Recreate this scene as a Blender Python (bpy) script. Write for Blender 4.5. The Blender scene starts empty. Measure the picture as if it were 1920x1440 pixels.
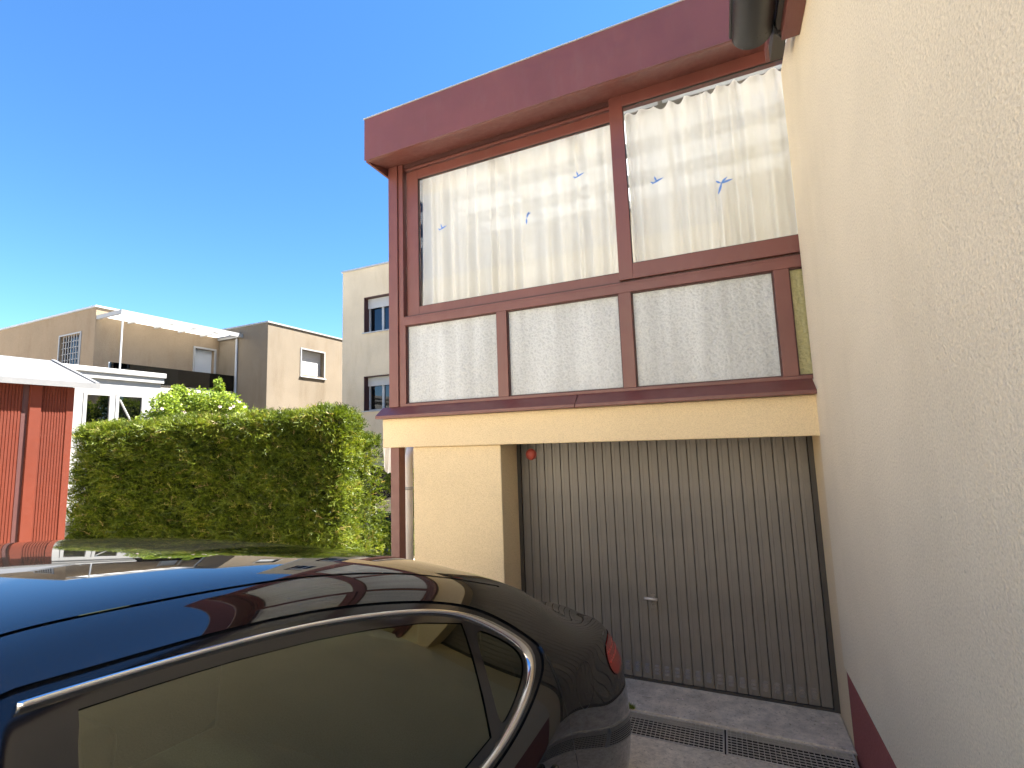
import bpy, math, random
import numpy as np
from mathutils import Matrix, Vector
from mathutils.geometry import delaunay_2d_cdt
random.seed(7); rng = np.random.default_rng(11)
sc = bpy.context.scene
col = sc.collection

# ------------------------------------------------------------------ camera
F_PX, PITCH, ROLL, YAW = 891.3, .112709, -.0339107, -.4097269
def cam_axes():
    cy, sy, cp, sp = math.cos(YAW), math.sin(YAW), math.cos(PITCH), math.sin(PITCH)
    fw = Vector((sy*cp, cy*cp, sp)); rt = Vector((cy, -sy, 0)); up = rt.cross(fw)
    c, s = math.cos(ROLL), math.sin(ROLL)
    return rt*c + up*s, up*c - rt*s, fw
cr, cu, cf = cam_axes()
cam = bpy.data.cameras.new('camera'); camo = bpy.data.objects.new('camera', cam); col.objects.link(camo)
camo.matrix_world = Matrix(((cr.x, cu.x, -cf.x, 0), (cr.y, cu.y, -cf.y, 0), (cr.z, cu.z, -cf.z, 2.0), (0, 0, 0, 1)))
cam.sensor_width = 36; cam.lens = 36*F_PX/1920; cam.clip_start = .03; cam.clip_end = 2000
sc.camera = camo
# ------------------------------------------------------------------ sky, sun, exposure
SUN_DIR = Vector((.82, .57, 0)).normalized(); SUN_EL = math.radians(58)
world = bpy.data.worlds.new('World'); sc.world = world; world.use_nodes = True
wn = world.node_tree; wn.nodes.clear()
wo = wn.nodes.new('ShaderNodeOutputWorld'); bg = wn.nodes.new('ShaderNodeBackground'); sky = wn.nodes.new('ShaderNodeTexSky')
sky.sky_type = 'NISHITA'; sky.sun_disc = False
sky.sun_elevation = SUN_EL; sky.sun_rotation = math.atan2(SUN_DIR.x, SUN_DIR.y)
sky.altitude = 300; sky.air_density = 1.0; sky.dust_density = 0; sky.ozone_density = 7.0
bg.inputs['Strength'].default_value = .05
hs = wn.nodes.new('ShaderNodeHueSaturation'); hs.inputs['Saturation'].default_value = 1.14
wn.links.new(sky.outputs[0], hs.inputs['Color']); wn.links.new(hs.outputs[0], bg.inputs[0]); wn.links.new(bg.outputs[0], wo.inputs[0])
sl = bpy.data.lights.new('sun', 'SUN'); sl.energy = 5.0; sl.angle = math.radians(.53); sl.color = (1, .95, .87)
so = bpy.data.objects.new('sun', sl); col.objects.link(so)
sd = Vector((SUN_DIR.x*math.cos(SUN_EL), SUN_DIR.y*math.cos(SUN_EL), math.sin(SUN_EL)))
so.rotation_euler = sd.to_track_quat('Z', 'Y').to_euler(); so.location = (20, 12, 30)
sc.view_settings.view_transform = 'Standard'; sc.view_settings.look = 'None'
sc.view_settings.exposure = 2.78; sc.view_settings.gamma = 1; sc.view_settings.use_curve_mapping = False
sc.render.engine = 'CYCLES'; sc.cycles.max_bounces = 14; sc.cycles.diffuse_bounces = 9; sc.cycles.transparent_max_bounces = 16; sc.cycles.use_denoising = True

# ------------------------------------------------------------------ helpers
WL = {}
def link(o, parent=None):
    col.objects.link(o)
    if parent is not None:
        o.parent = parent
        o.matrix_parent_inverse = Matrix.Translation(-WL.get(parent.name, Vector((0, 0, 0))))
    return o
def tag(o, label, cat, group=None):
    o['label'] = label; o['category'] = cat
    if group: o['group'] = group
    return o
def thing(name, loc, label, cat, group=None):
    o = bpy.data.objects.new(name, None); o.location = loc; o.empty_display_size = .2
    col.objects.link(o); WL[o.name] = Vector(loc)
    return tag(o, label, cat, group)
class MB:
    def __init__(s): s.v = []; s.f = []
    def add(s, v, f):
        n = len(s.v); s.v += [tuple(p) for p in v]; s.f += [tuple(i+n for i in q) for q in f]; return s
    def box(s, x0, x1, y0, y1, z0, z1):
        if x0 > x1: x0, x1 = x1, x0
        if y0 > y1: y0, y1 = y1, y0
        if z0 > z1: z0, z1 = z1, z0
        return s.add([(x0,y0,z0),(x1,y0,z0),(x1,y1,z0),(x0,y1,z0),(x0,y0,z1),(x1,y0,z1),(x1,y1,z1),(x0,y1,z1)],
                     [(3,2,1,0),(4,5,6,7),(0,1,5,4),(1,2,6,5),(2,3,7,6),(3,0,4,7)])
    def prism(s, poly, axis, a, b):
        def P(p, t):
            return (t, p[0], p[1]) if axis == 'x' else (p[0], t, p[1]) if axis == 'y' else (p[0], p[1], t)
        n = len(poly)
        return s.add([P(p, a) for p in poly]+[P(p, b) for p in poly],
                     [tuple(range(n))[::-1], tuple(range(n, 2*n))]+[(i, (i+1) % n, (i+1) % n+n, i+n) for i in range(n)])
    def tube(s, path, r, n=12, cap=True):
        path = [Vector(p) for p in path]; base = len(s.v); rr = r if isinstance(r, (list, tuple)) else [r]*len(path)
        prev = None
        for i, p in enumerate(path):
            t = (path[min(i+1, len(path)-1)]-path[max(i-1, 0)]).normalized()
            if prev is None:
                a = t.orthogonal().normalized()
            else:
                a = (prev - t*prev.dot(t)).normalized()
            prev = a; b = t.cross(a)
            for k in range(n):
                q = p + (a*math.cos(2*math.pi*k/n)+b*math.sin(2*math.pi*k/n))*rr[i]; s.v.append(tuple(q))
        for i in range(len(path)-1):
            for k in range(n):
                s.f.append((base+i*n+k, base+i*n+(k+1) % n, base+(i+1)*n+(k+1) % n, base+(i+1)*n+k))
        if cap:
            s.f.append(tuple(base+k for k in range(n))[::-1]); m = base+(len(path)-1)*n; s.f.append(tuple(m+k for k in range(n)))
        return s
    def mesh(s, name, smooth=False):
        me = bpy.data.meshes.new(name); me.from_pydata(s.v, [], s.f); me.validate(); 
        import bmesh
        bm = bmesh.new(); bm.from_mesh(me); bmesh.ops.recalc_face_normals(bm, faces=bm.faces); bm.to_mesh(me); bm.free()
        if smooth: me.polygons.foreach_set('use_smooth', [True]*len(me.polygons))
        return me
    def build(s, name, mat, parent=None, smooth=False, bevel=0, seg=2, loc=None):
        me = s.mesh(name, smooth); me.materials.append(mat)
        o = bpy.data.objects.new(name, me); link(o, parent)
        if loc is not None: o.location = loc
        if bevel:
            b = o.modifiers.new('bevel', 'BEVEL'); b.width = bevel; b.segments = seg; b.limit_method = 'ANGLE'; b.angle_limit = math.radians(40)
        if smooth == 'auto' : pass
        return o
def box(name, mat, parent, x0, x1, y0, y1, z0, z1, bevel=0): return MB().box(x0, x1, y0, y1, z0, z1).build(name, mat, parent, bevel=bevel)
def raw(name, v, f, mat, parent=None, smooth=False):
    me = bpy.data.meshes.new(name); me.from_pydata(v, [], f); me.materials.append(mat)
    if smooth: me.polygons.foreach_set('use_smooth', [True]*len(me.polygons))
    o = bpy.data.objects.new(name, me); return link(o, parent)
def np_mesh(name, V, T, mat, parent=None, tint=None, smooth=False):
    me = bpy.data.meshes.new(name)
    V = np.asarray(V, np.float32); T = np.asarray(T, np.int32); k = T.shape[1]
    me.vertices.add(len(V)); me.vertices.foreach_set('co', V.ravel())
    me.loops.add(T.size); me.loops.foreach_set('vertex_index', T.ravel())
    me.polygons.add(len(T)); me.polygons.foreach_set('loop_start', np.arange(0, T.size, k, dtype=np.int32))
    me.polygons.foreach_set('loop_total', np.full(len(T), k, np.int32))
    if smooth: me.polygons.foreach_set('use_smooth', np.ones(len(T), bool))
    me.update(calc_edges=True)
    if tint is not None:
        a = me.attributes.new('tint', 'FLOAT', 'POINT'); a.data.foreach_set('value', np.asarray(tint, np.float32))
    me.materials.append(mat); o = bpy.data.objects.new(name, me); return link(o, parent)
def structure(o): o['kind'] = 'structure'; return o

# ------------------------------------------------------------------ materials
def nt(name):
    m = bpy.data.materials.new(name); m.use_nodes = True; return m, m.node_tree.nodes, m.node_tree.links, m.node_tree.nodes['Principled BSDF']
def ramp(N, L, src, stops):
    r = N.new('ShaderNodeValToRGB'); L.new(src, r.inputs[0])
    e = r.color_ramp.elements
    while len(e) < len(stops): e.new(.5)
    for x, (p, c) in zip(e, stops): x.position = p; x.color = (*c, 1) if len(c) == 3 else c
    return r.outputs[0]
def noise(N, L, vec, scale, detail=4, rough=.55, scl=None):
    if scl is not None:
        mp = N.new('ShaderNodeMapping'); mp.inputs['Scale'].default_value = scl; L.new(vec, mp.inputs[0]); vec = mp.outputs[0]
    n = N.new('ShaderNodeTexNoise'); n.inputs['Scale'].default_value = scale; n.inputs['Detail'].default_value = detail; n.inputs['Roughness'].default_value = rough
    L.new(vec, n.inputs['Vector']); return n.outputs['Fac']
def mixc(N, L, fac, a, b, mode='MIX'):
    m = N.new('ShaderNodeMix'); m.data_type = 'RGBA'; m.blend_type = mode
    for s, x in ((0, fac), (6, a), (7, b)):
        if hasattr(x, 'is_linked') or hasattr(x, 'links'): L.new(x, m.inputs[s])
        elif s == 0: m.inputs[0].default_value = x
        else: m.inputs[s].default_value = (*x, 1)
    return m.outputs[2]
def bump(N, L, h, strength, dist, b, nrm=None):
    n = N.new('ShaderNodeBump'); n.inputs['Strength'].default_value = strength; n.inputs['Distance'].default_value = dist
    L.new(h, n.inputs['Height']); 
    if nrm is not None: L.new(nrm, n.inputs['Normal'])
    if b is not None: L.new(n.outputs[0], b.inputs['Normal'])
    return n.outputs[0]
def coords(N): return N.new('ShaderNodeTexCoord').outputs['Object']
def math_n(N, L, op, a, b):
    m = N.new('ShaderNodeMath'); m.operation = op
    for i, x in enumerate((a, b)):
        if isinstance(x, (int, float)): m.inputs[i].default_value = x
        else: L.new(x, m.inputs[i])
    return m.outputs[0]

def stucco(name, c, var=.06, grain=1.0, stain=None):
    m, N, L, b = nt(name); v = coords(N)
    big = noise(N, L, v, .9, 5, .6); fine = noise(N, L, v, 150*grain, 3, .6); mid = noise(N, L, v, 85*grain, 3, .55); pit = noise(N, L, v, 85*grain, 2, .5)
    lo = tuple(max(0, x*(1-var*1.6)) for x in c); hi = tuple(min(1, x*(1+var)) for x in c)
    cc = ramp(N, L, big, [(.3, lo), (.7, hi)])
    g = ramp(N, L, fine, [(.3, (.80, .79, .77)), (.62, (1, 1, 1))])
    cc = mixc(N, L, 1.0, cc, g, 'MULTIPLY')
    pc = ramp(N, L, pit, [(.24, (.62, .60, .56)), (.31, (1, 1, 1))])
    cc = mixc(N, L, .6, cc, pc, 'MULTIPLY')
    if stain:
        st = noise(N, L, v, 1.3, 6, .65, (1.6, 1.6, .35)); sc_ = ramp(N, L, st, [(.50, (1, 1, 1)), (.75, stain)])
        cc = mixc(N, L, 1.0, cc, sc_, 'MULTIPLY')
    L.new(cc, b.inputs['Base Color']); b.inputs['Roughness'].default_value = .92; b.inputs['Specular IOR Level'].default_value = .25
    h = math_n(N, L, 'ADD', math_n(N, L, 'MULTIPLY', mid, .8), math_n(N, L, 'MULTIPLY', fine, .6))
    bump(N, L, h, .8, .0075, b); return m
def paint(name, c, rough=.4, var=.08, spec=.5, metal=0, dirt=0, bumpy=0, streak=None):
    m, N, L, b = nt(name); v = coords(N)
    n1 = noise(N, L, v, 2.2, 5, .6); cc = ramp(N, L, n1, [(.3, tuple(x*(1-var) for x in c)), (.7, tuple(min(1, x*(1+var)) for x in c))])
    if dirt:
        d = noise(N, L, v, 9, 6, .7, (1, 1, .25)); dc = ramp(N, L, d, [(.52, (0, 0, 0)), (.75, (dirt, dirt, dirt))])
        cc = mixc(N, L, dc, cc, (.28, .25, .21))
    L.new(cc, b.inputs['Base Color'])
    rr = ramp(N, L, noise(N, L, v, 14, 5, .65), [(.3, (rough*.8,)*3), (.7, (min(1, rough*1.25),)*3)])
    L.new(rr, b.inputs['Roughness']); b.inputs['Specular IOR Level'].default_value = spec; b.inputs['Metallic'].default_value = metal
    if bumpy: bump(N, L, noise(N, L, v, 60, 4, .6), .3, bumpy, b)
    return m
def plain(name, c, rough=.5, metal=0, spec=.5):
    m, N, L, b = nt(name); v = coords(N)
    cc = ramp(N, L, noise(N, L, v, 6, 4, .6), [(.3, tuple(x*.92 for x in c)), (.7, tuple(min(1, x*1.08) for x in c))])
    L.new(cc, b.inputs['Base Color']); b.inputs['Roughness'].default_value = rough; b.inputs['Metallic'].default_value = metal; b.inputs['Specular IOR Level'].default_value = spec
    return m
def window_glass(name, tint, ior=1.5, rough=0.0, wav=0, gloss=(1, 1, 1)):
    m, N, L, b = nt(name); N.remove(b); out = N['Material Output']
    t = N.new('ShaderNodeBsdfTransparent'); t.inputs[0].default_value = (*tint, 1)
    g = N.new('ShaderNodeBsdfGlossy'); g.inputs['Roughness'].default_value = rough; g.inputs[0].default_value = (*gloss, 1)
    fr = N.new('ShaderNodeFresnel'); fr.inputs[0].default_value = ior
    mx = N.new('ShaderNodeMixShader'); L.new(fr.outputs[0], mx.inputs[0]); L.new(t.outputs[0], mx.inputs[1]); L.new(g.outputs[0], mx.inputs[2]); L.new(mx.outputs[0], out.inputs[0])
    if wav:
        v = coords(N); nb = bump(N, L, noise(N, L, v, 1.7, 2, .5), .2, wav, None); L.new(nb, g.inputs['Normal'])
    return m
def translucent(name, c, ct, ftr=.5, fclear=0, rough=.6, tex=None, spec=0):
    m, N, L, b = nt(name); out = N['Material Output']; N.remove(b)
    d = N.new('ShaderNodeBsdfDiffuse'); t = N.new('ShaderNodeBsdfTranslucent')
    d.inputs[0].default_value = (*c, 1); t.inputs[0].default_value = (*ct, 1)
    mx = N.new('ShaderNodeMixShader'); mx.inputs[0].default_value = ftr; L.new(d.outputs[0], mx.inputs[1]); L.new(t.outputs[0], mx.inputs[2]); s = mx.outputs[0]
    if fclear:
        tr = N.new('ShaderNodeBsdfTransparent'); m2 = N.new('ShaderNodeMixShader'); m2.inputs[0].default_value = fclear
        L.new(s, m2.inputs[1]); L.new(tr.outputs[0], m2.inputs[2]); s = m2.outputs[0]
    if tex: tex(N, L, d, t)
    L.new(s, out.inputs[0]); return m
def leaf(name, stops, tr=.35):
    m, N, L, b = nt(name); out = N['Material Output']; N.remove(b)
    at = N.new('ShaderNodeAttribute'); at.attribute_name = 'tint'
    c = ramp(N, L, at.outputs['Fac'], stops)
    d = N.new('ShaderNodeBsdfDiffuse'); t = N.new('ShaderNodeBsdfTranslucent'); g = N.new('ShaderNodeBsdfGlossy'); g.inputs['Roughness'].default_value = .45
    L.new(c, d.inputs[0]); br = mixc(N, L, 1.0, c, (1.5, 1.5, .7), 'MULTIPLY'); L.new(br, t.inputs[0])
    mx = N.new('ShaderNodeMixShader'); mx.inputs[0].default_value = tr; L.new(d.outputs[0], mx.inputs[1]); L.new(t.outputs[0], mx.inputs[2])
    m2 = N.new('ShaderNodeMixShader'); m2.inputs[0].default_value = .02; L.new(mx.outputs[0], m2.inputs[1]); L.new(g.outputs[0], m2.inputs[2])
    L.new(m2.outputs[0], out.inputs[0]); return m
def concrete(name, lo, hi, scale=14, speck=True, bmp=.008):
    m, N, L, b = nt(name); v = coords(N)
    a = noise(N, L, v, scale, 8, .7); big = noise(N, L, v, 1.6, 4, .6)
    cc = ramp(N, L, a, [(.32, lo), (.68, hi)]); bc = ramp(N, L, big, [(.3, (.72, .70, .66)), (.7, (1.05, 1.04, 1.02))])
    cc = mixc(N, L, 1.0, cc, bc, 'MULTIPLY')
    if speck:
        f = noise(N, L, v, 95, 3, .6); sp = ramp(N, L, f, [(.60, (0, 0, 0)), (.70, (1, 1, 1))]); cc = mixc(N, L, math_n(N, L, 'MULTIPLY', sp, .55), cc, (.55, .54, .50))
        dk = ramp(N, L, noise(N, L, v, 60, 3, .6), [(.30, (.45, .44, .42)), (.42, (1, 1, 1))]); cc = mixc(N, L, .8, cc, dk, 'MULTIPLY')
    L.new(cc, b.inputs['Base Color']); b.inputs['Roughness'].default_value = .95; b.inputs['Specular IOR Level'].default_value = .2
    h = math_n(N, L, 'ADD', a, math_n(N, L, 'MULTIPLY', noise(N, L, v, 110, 3, .6), .5)); bump(N, L, h, .7, bmp, b); return m

M = {}
M['cream'] = stucco('cream_render', (.80, .65, .41), .05)
M['cream_wall'] = stucco('pale_cream_render', (.84, .725, .525), .05, .8, (.94, .93, .91))
M['plinth'] = stucco('maroon_render', (.36, .115, .10), .12, .8)
M['maroon'] = paint('maroon_frame_paint', (.138, .044, .036), .40, .10, .6, 0, .06)
M['maroon_dark'] = plain('maroon_shadow_gap', (.06, .022, .02), .5)  # darker maroon, shade of gaps and recesses put into the colour
M['black_plastic'] = paint('black_gutter_plastic', (.016, .016, .017), .33, .15)
M['door_grey'] = paint('grey_door_paint', (.170, .154, .132), .42, .14, .5, 0, .25)
M['door_dark'] = plain('dark_door_gap', (.055, .048, .040), .6)
M['steel'] = plain('worn_steel', (.62, .60, .56), .35, .7)
M['threshold'] = concrete('threshold_concrete', (.50, .44, .35), (.85, .75, .60), 11)
M['apron'] = concrete('apron_concrete', (.55, .49, .39), (.90, .81, .66), 26)
M['yard'] = concrete('yard_concrete', (.52, .465, .38), (.64, .575, .47), 3, True)
M['grate'] = paint('galvanised_grate', (.50, .46, .39), .6, .25, .4, .2)
M['pit'] = plain('drain_channel', (.035, .03, .025), .9)
M['glass'] = window_glass('clear_window_glass', (.95, .96, .96), 1.28, 0, .001)
M['glass_dark'] = window_glass('dark_window_glass', (.25, .28, .30), 1.7, 0, .004)
M['sticker'] = plain('blue_sticker', (.10, .24, .62), .5)
M['white'] = paint('white_paint', (.26, .26, .256), .5, .04)
M['shutter'] = paint('shutter_white', (.40, .41, .42), .5, .04)
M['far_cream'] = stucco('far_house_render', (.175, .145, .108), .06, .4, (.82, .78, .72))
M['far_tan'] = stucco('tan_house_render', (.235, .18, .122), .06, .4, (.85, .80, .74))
M['mid_cream'] = stucco('middle_house_render', (.62, .53, .39), .06, .4, (.86, .84, .80))
M['bounce_cream'] = stucco('bounce_cream_render', (.74, .68, .57), .05, .4)  # pale render meant to bounce light
M['grey_metal'] = paint('grey_metal', (.35, .36, .37), .45, .08)
M['black_panel'] = window_glass('black_parapet_glass', (.03, .035, .035), 1.6, 0, .003)
M['shed_red'] = paint('shed_red_metal', (.088, .0185, .0095), .6, .06, .2)
M['shed_red_trim'] = paint('shed_red_trim', (.096, .0205, .0105), .6, .06, .2)
M['shed_roof'] = paint('shed_roof_metal', (.14, .143, .147), .45, .06)
M['polycarb'] = translucent('polycarbonate_sheet', (.72, .72, .70), (.93, .93, .92), .70, .02)
M['chrome'] = plain('chrome_trim', (.82, .82, .81), .10, 1)
M['rubber'] = plain('black_rubber', (.010, .010, .010), .45)
M['gloss_black'] = plain('gloss_black_trim', (.008, .009, .012), .12)
M['tyre'] = plain('tyre_rubber', (.02, .02, .02), .8)
M['alloy'] = plain('alloy_rim', (.45, .45, .46), .28, .9)
M['seat'] = plain('dark_leather', (.025, .024, .022), .55)
M['trim_int'] = plain('dark_cabin_trim', (.03, .03, .029), .8)
M['car_glass'] = window_glass('tinted_car_glass', (.20, .23, .17), 2.0, 0, 0, (.92, .97, .80))
M['tail_red'] = plain('tail_lamp_red', (.42, .02, .012), .08)
M['lamp_red'] = plain('red_lamp_plastic', (.50, .09, .07), .35)
M['white_plastic'] = paint('white_pipe', (.62, .58, .54), .5, .08, .5, 0, .3)
M['cloth'] = plain('white_cloth', (.75, .72, .66), .9)
M['bark'] = plain('branch_bark', (.12, .08, .045), .9)
M['stone'] = stucco('rubble_stone', (.22, .21, .18), .2, .4)
M['hedge'] = leaf('hedge_leaf', [(0, (.022, .036, .004)), (.5, (.085, .118, .011)), (.85, (.17, .195, .02)), (1, (.27, .21, .08))], .33)
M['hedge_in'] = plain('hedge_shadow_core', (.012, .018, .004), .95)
M['bush'] = leaf('rose_leaf', [(0, (.07, .11, .015)), (.6, (.19, .26, .04)), (1, (.34, .38, .07))], .4)
M['petal'] = plain('pale_petal', (.78, .62, .60), .7)
M['moss'] = leaf('weed_leaf', [(0, (.10, .14, .02)), (1, (.28, .30, .05))], .3)
def car_paint():
    m, N, L, b = nt('black_car_paint'); v = coords(N)
    c = ramp(N, L, noise(N, L, v, 900, 2, .5), [(.4, (.006, .0058, .0055)), (.75, (.018, .016, .014))]); L.new(c, b.inputs['Base Color'])
    b.inputs['Roughness'].default_value = .5; b.inputs['Specular IOR Level'].default_value = 0
    b.inputs['Coat Weight'].default_value = 1; b.inputs['Coat IOR'].default_value = 1.75
    r = ramp(N, L, noise(N, L, v, 22, 6, .7), [(.35, (.012,)*3), (.8, (.05,)*3)]); L.new(r, b.inputs['Coat Roughness'])
    return m
M['car'] = car_paint()
def curtain_mat():
    m, N, L, b = nt('sheer_curtain'); out = N['Material Output']; N.remove(b)
    v = coords(N)
    d = N.new('ShaderNodeBsdfDiffuse'); t = N.new('ShaderNodeBsdfTranslucent'); tr = N.new('ShaderNodeBsdfTransparent')
    c = ramp(N, L, noise(N, L, v, 2.5, 4, .6, (3, 1, .4)), [(.3, (.82, .80, .75)), (.7, (.93, .92, .90))])
    L.new(c, d.inputs[0]); L.new(c, t.inputs[0])
    mx = N.new('ShaderNodeMixShader'); mx.inputs[0].default_value = .55; L.new(d.outputs[0], mx.inputs[1]); L.new(t.outputs[0], mx.inputs[2])
    m2 = N.new('ShaderNodeMixShader'); m2.inputs[0].default_value = .035; L.new(mx.outputs[0], m2.inputs[1]); L.new(tr.outputs[0], m2.inputs[2]); L.new(m2.outputs[0], out.inputs[0]); return m
M['curtain'] = curtain_mat()
def frosted(name, c1, c2):
    m, N, L, b = nt(name); out = N['Material Output']; v = coords(N)
    d = N.new('ShaderNodeBsdfDiffuse'); t = N.new('ShaderNodeBsdfTranslucent'); g = N.new('ShaderNodeBsdfGlossy'); N.remove(b)
    st = noise(N, L, v, 3.0, 3, .5, (2.2, 1, .25)); c = ramp(N, L, st, [(.30, c1), (.68, c2)])
    wr = noise(N, L, v, 46, 2, .5); pc = ramp(N, L, wr, [(.34, (.82, .83, .84)), (.48, (1, 1, 1)), (.64, (.88, .89, .90))]); c = mixc(N, L, 1.0, c, pc, 'MULTIPLY')
    L.new(c, d.inputs[0]); L.new(c, t.inputs[0])
    nb = bump(N, L, wr, .9, .012, None)
    for s in (d, t, g): L.new(nb, s.inputs['Normal'])
    g.inputs['Roughness'].default_value = .12
    mx = N.new('ShaderNodeMixShader'); mx.inputs[0].default_value = .42; L.new(d.outputs[0], mx.inputs[1]); L.new(t.outputs[0], mx.inputs[2])
    fr = N.new('ShaderNodeFresnel'); fr.inputs[0].default_value = 1.45
    m2 = N.new('ShaderNodeMixShader'); L.new(fr.outputs[0], m2.inputs[0]); L.new(mx.outputs[0], m2.inputs[1]); L.new(g.outputs[0], m2.inputs[2]); L.new(m2.outputs[0], out.inputs[0]); return m
M['frost'] = frosted('frosted_pane_glass', (.66, .69, .69), (.88, .92, .93))
M['frost_y'] = frosted('yellowish_frosted_glass', (.58, .55, .28), (.72, .69, .38))

# ------------------------------------------------------------------ ground
def gz(x, y):
    def lerp(a, pts):
        for (p, q), (r, s) in zip(pts, pts[1:]):
            if a <= r: t = (a-p)/(r-p); t = min(max(t, 0), 1); return q+(s-q)*t
        return pts[-1][1]
    z = lerp(y, [(-300, .75), (-6, .75), (-1.5, .46), (3.30, 0.0), (7, 0), (14, -1.0), (400, -1.0)])
    b = min(max((-3.6-x)/1.6, 0), 1); zl = lerp(y, [(-300, .75), (0, .50), (3.2, .22), (5.5, -.15), (8, -.5), (14, -1.0), (400, -1.0)])
    return z*(1-b)+zl*b
xs = [-400, -120, -60, -30]+[-20+i*.8 for i in range(25)]+[.2, .6, 2, 6, 12, 30, 120, 400]
xs = sorted(set(xs)); ys = [-300, -100, -40, -15, -6, -4, -3, -1.5, -.5, .5, 1.5, 2.4, 3.0, 3.30]+[3.42]
ys2 = [3.70, 4.2, 5, 6, 7]+[7.7+i*.7 for i in range(10)]+[16, 25, 60, 150, 400]
def sheet(ys_):
    V = [(x, y, gz(x, y)) for y in ys_ for x in xs]; n = len(xs)
    F = [(j*n+i, j*n+i+1, (j+1)*n+i+1, (j+1)*n+i) for j in range(len(ys_)-1) for i in range(n-1)]
    return V, F
V1, F1 = sheet(ys); V2, F2 = sheet(ys2); n0 = len(V1)
g = raw('ground', V1+V2, F1+[tuple(i+n0 for i in q) for q in F2], M['yard']); structure(g)
# the drain slot is only open in front of the garage: fill the rest of the band
mb = MB()
for xa, xb in ((-400, -2.14), (.9, 400)):
    ss = [xa]+[x for x in xs if xa < x < xb]+[xb]
    for a, b in zip(ss, ss[1:]): mb.add([(a, 3.42, gz(a, 3.42)), (b, 3.42, gz(b, 3.42)), (b, 3.70, gz(b, 3.70)), (a, 3.70, gz(a, 3.70))], [(0, 1, 2, 3)])
structure(mb.build('ground_strip', M['yard']))
# concrete apron in front of the drain and threshold behind it
mb = MB(); nx, ny = 12, 8
V = []; 
for j in range(ny+1):
    for i in range(nx+1):
        x = -2.7+i*(.60+2.7)/nx; y = 1.2+j*(3.425-1.2)/ny; V.append((x, y, gz(x, y)+.005))
F = [(j*(nx+1)+i, j*(nx+1)+i+1, (j+1)*(nx+1)+i+1, (j+1)*(nx+1)+i) for j in range(ny) for i in range(nx)]
structure(raw('driveway_apron', V, F, M['apron']))
structure(box('threshold_slab', M['threshold'], None, -1.79, .612, 3.715, 4.30, -.12, .012, .012))
structure(MB().box(-2.139, .60, 3.40, 3.72, -.20, -.16).box(-2.139, .60, 3.7088, 3.7138, -.1599, -.006).box(-2.139, .60, 3.4262, 3.4312, -.1599, -.006).build('drain_channel', M['pit']))
# drain grates
def grate(xa, xb, label):
    t = thing('drain_grate', ((xa+xb)/2, 3.57, 0), label, 'drain grate', 'drain grates before the garage')
    y0, y1, z1 = 3.432, 3.708, .006
    for a, b, c, d in ((xa, xb, y0, y0+.012), (xa, xb, y1-.012, y1), (xa, xa+.010, y0+.0121, y1-.0121), (xb-.010, xb, y0+.0121, y1-.0121)):
        box('frame_bar', M['grate'], t, a, b, c, d, -.03, z1, .002)
    ml = MB().box(0, xb-xa-.0204, -.0019, .0019, -.005, 0).mesh('long_bar'); ml.materials.append(M['grate'])
    mc = MB().box(-.0019, .0019, 0, y1-y0-.0246, -.005, 0).mesh('cross_bar'); mc.materials.append(M['grate'])
    k = 9
    for i in range(1, k):
        o = bpy.data.objects.new('long_bar', ml); link(o, t); o.location = (xa+.0102, y0+.012+(y1-y0-.024)*i/k, z1-.003+random.uniform(-.001, .001))
    k = int((xb-xa)/.030)
    for i in range(1, k):
        o = bpy.data.objects.new('cross_bar', mc); link(o, t); o.location = (xa+(xb-xa)*i/k, y0+.0123, z1-.0015+random.uniform(-.001, .001)); o.rotation_euler = (0, 0, random.uniform(-.012, .012))
grate(-2.138, -1.14, 'rusty mesh drain grate beside the pier behind the car tail')
grate(-1.13, -.135, 'rusty mesh drain grate nearest the black car bumper')
grate(-.125, .592, 'rusty mesh drain grate ending at the maroon plinth')
# moss tuft by the drain
def tuft(name, c, n, r, h, mat, label, cat):
    V = []; T = []; tn = []
    for i in range(n):
        a = random.uniform(0, 6.28); d = r*math.sqrt(random.random()); x, y = c[0]+d*math.cos(a)*1.6, c[1]+d*math.sin(a)*.5
        b = random.uniform(0, 6.28); w = .004; l = h*random.uniform(.5, 1); k = len(V)
        tip = (x+math.cos(a)*l*.7, y+math.sin(a)*l*.7, c[2]+l)
        V += [(x-w*math.cos(b), y-w*math.sin(b), c[2]), (x+w*math.cos(b), y+w*math.sin(b), c[2]), tip]; T.append((k, k+1, k+2)); tn += [random.random()]*3
    o = np_mesh(name, V, T, mat, None, tn); tag(o, label, cat); return o
tuft('weed', (-.79, 3.725, .01), 160, .035, .035, M['moss'], 'small yellow-green weed growing at the edge of the drain grate', 'weed')
# pale litter on the threshold
mb = MB()
for i in range(16):
    x, y = random.uniform(-.75, .56), random.uniform(3.73, 4.1); s = random.uniform(.003, .011); a = random.uniform(0, 3); z = .0135
    mb.add([(x+s*math.cos(a+k*2.1)*(1.5 if k == 0 else .8), y+s*math.sin(a+k*2.1), z+random.uniform(0, .004)) for k in range(3)], [(0, 1, 2)])
o = mb.build('litter', M['petal']); o['kind'] = 'stuff'; o['label'] = 'scattered pale petals and paper chips on the garage threshold'; o['category'] = 'litter'

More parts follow.
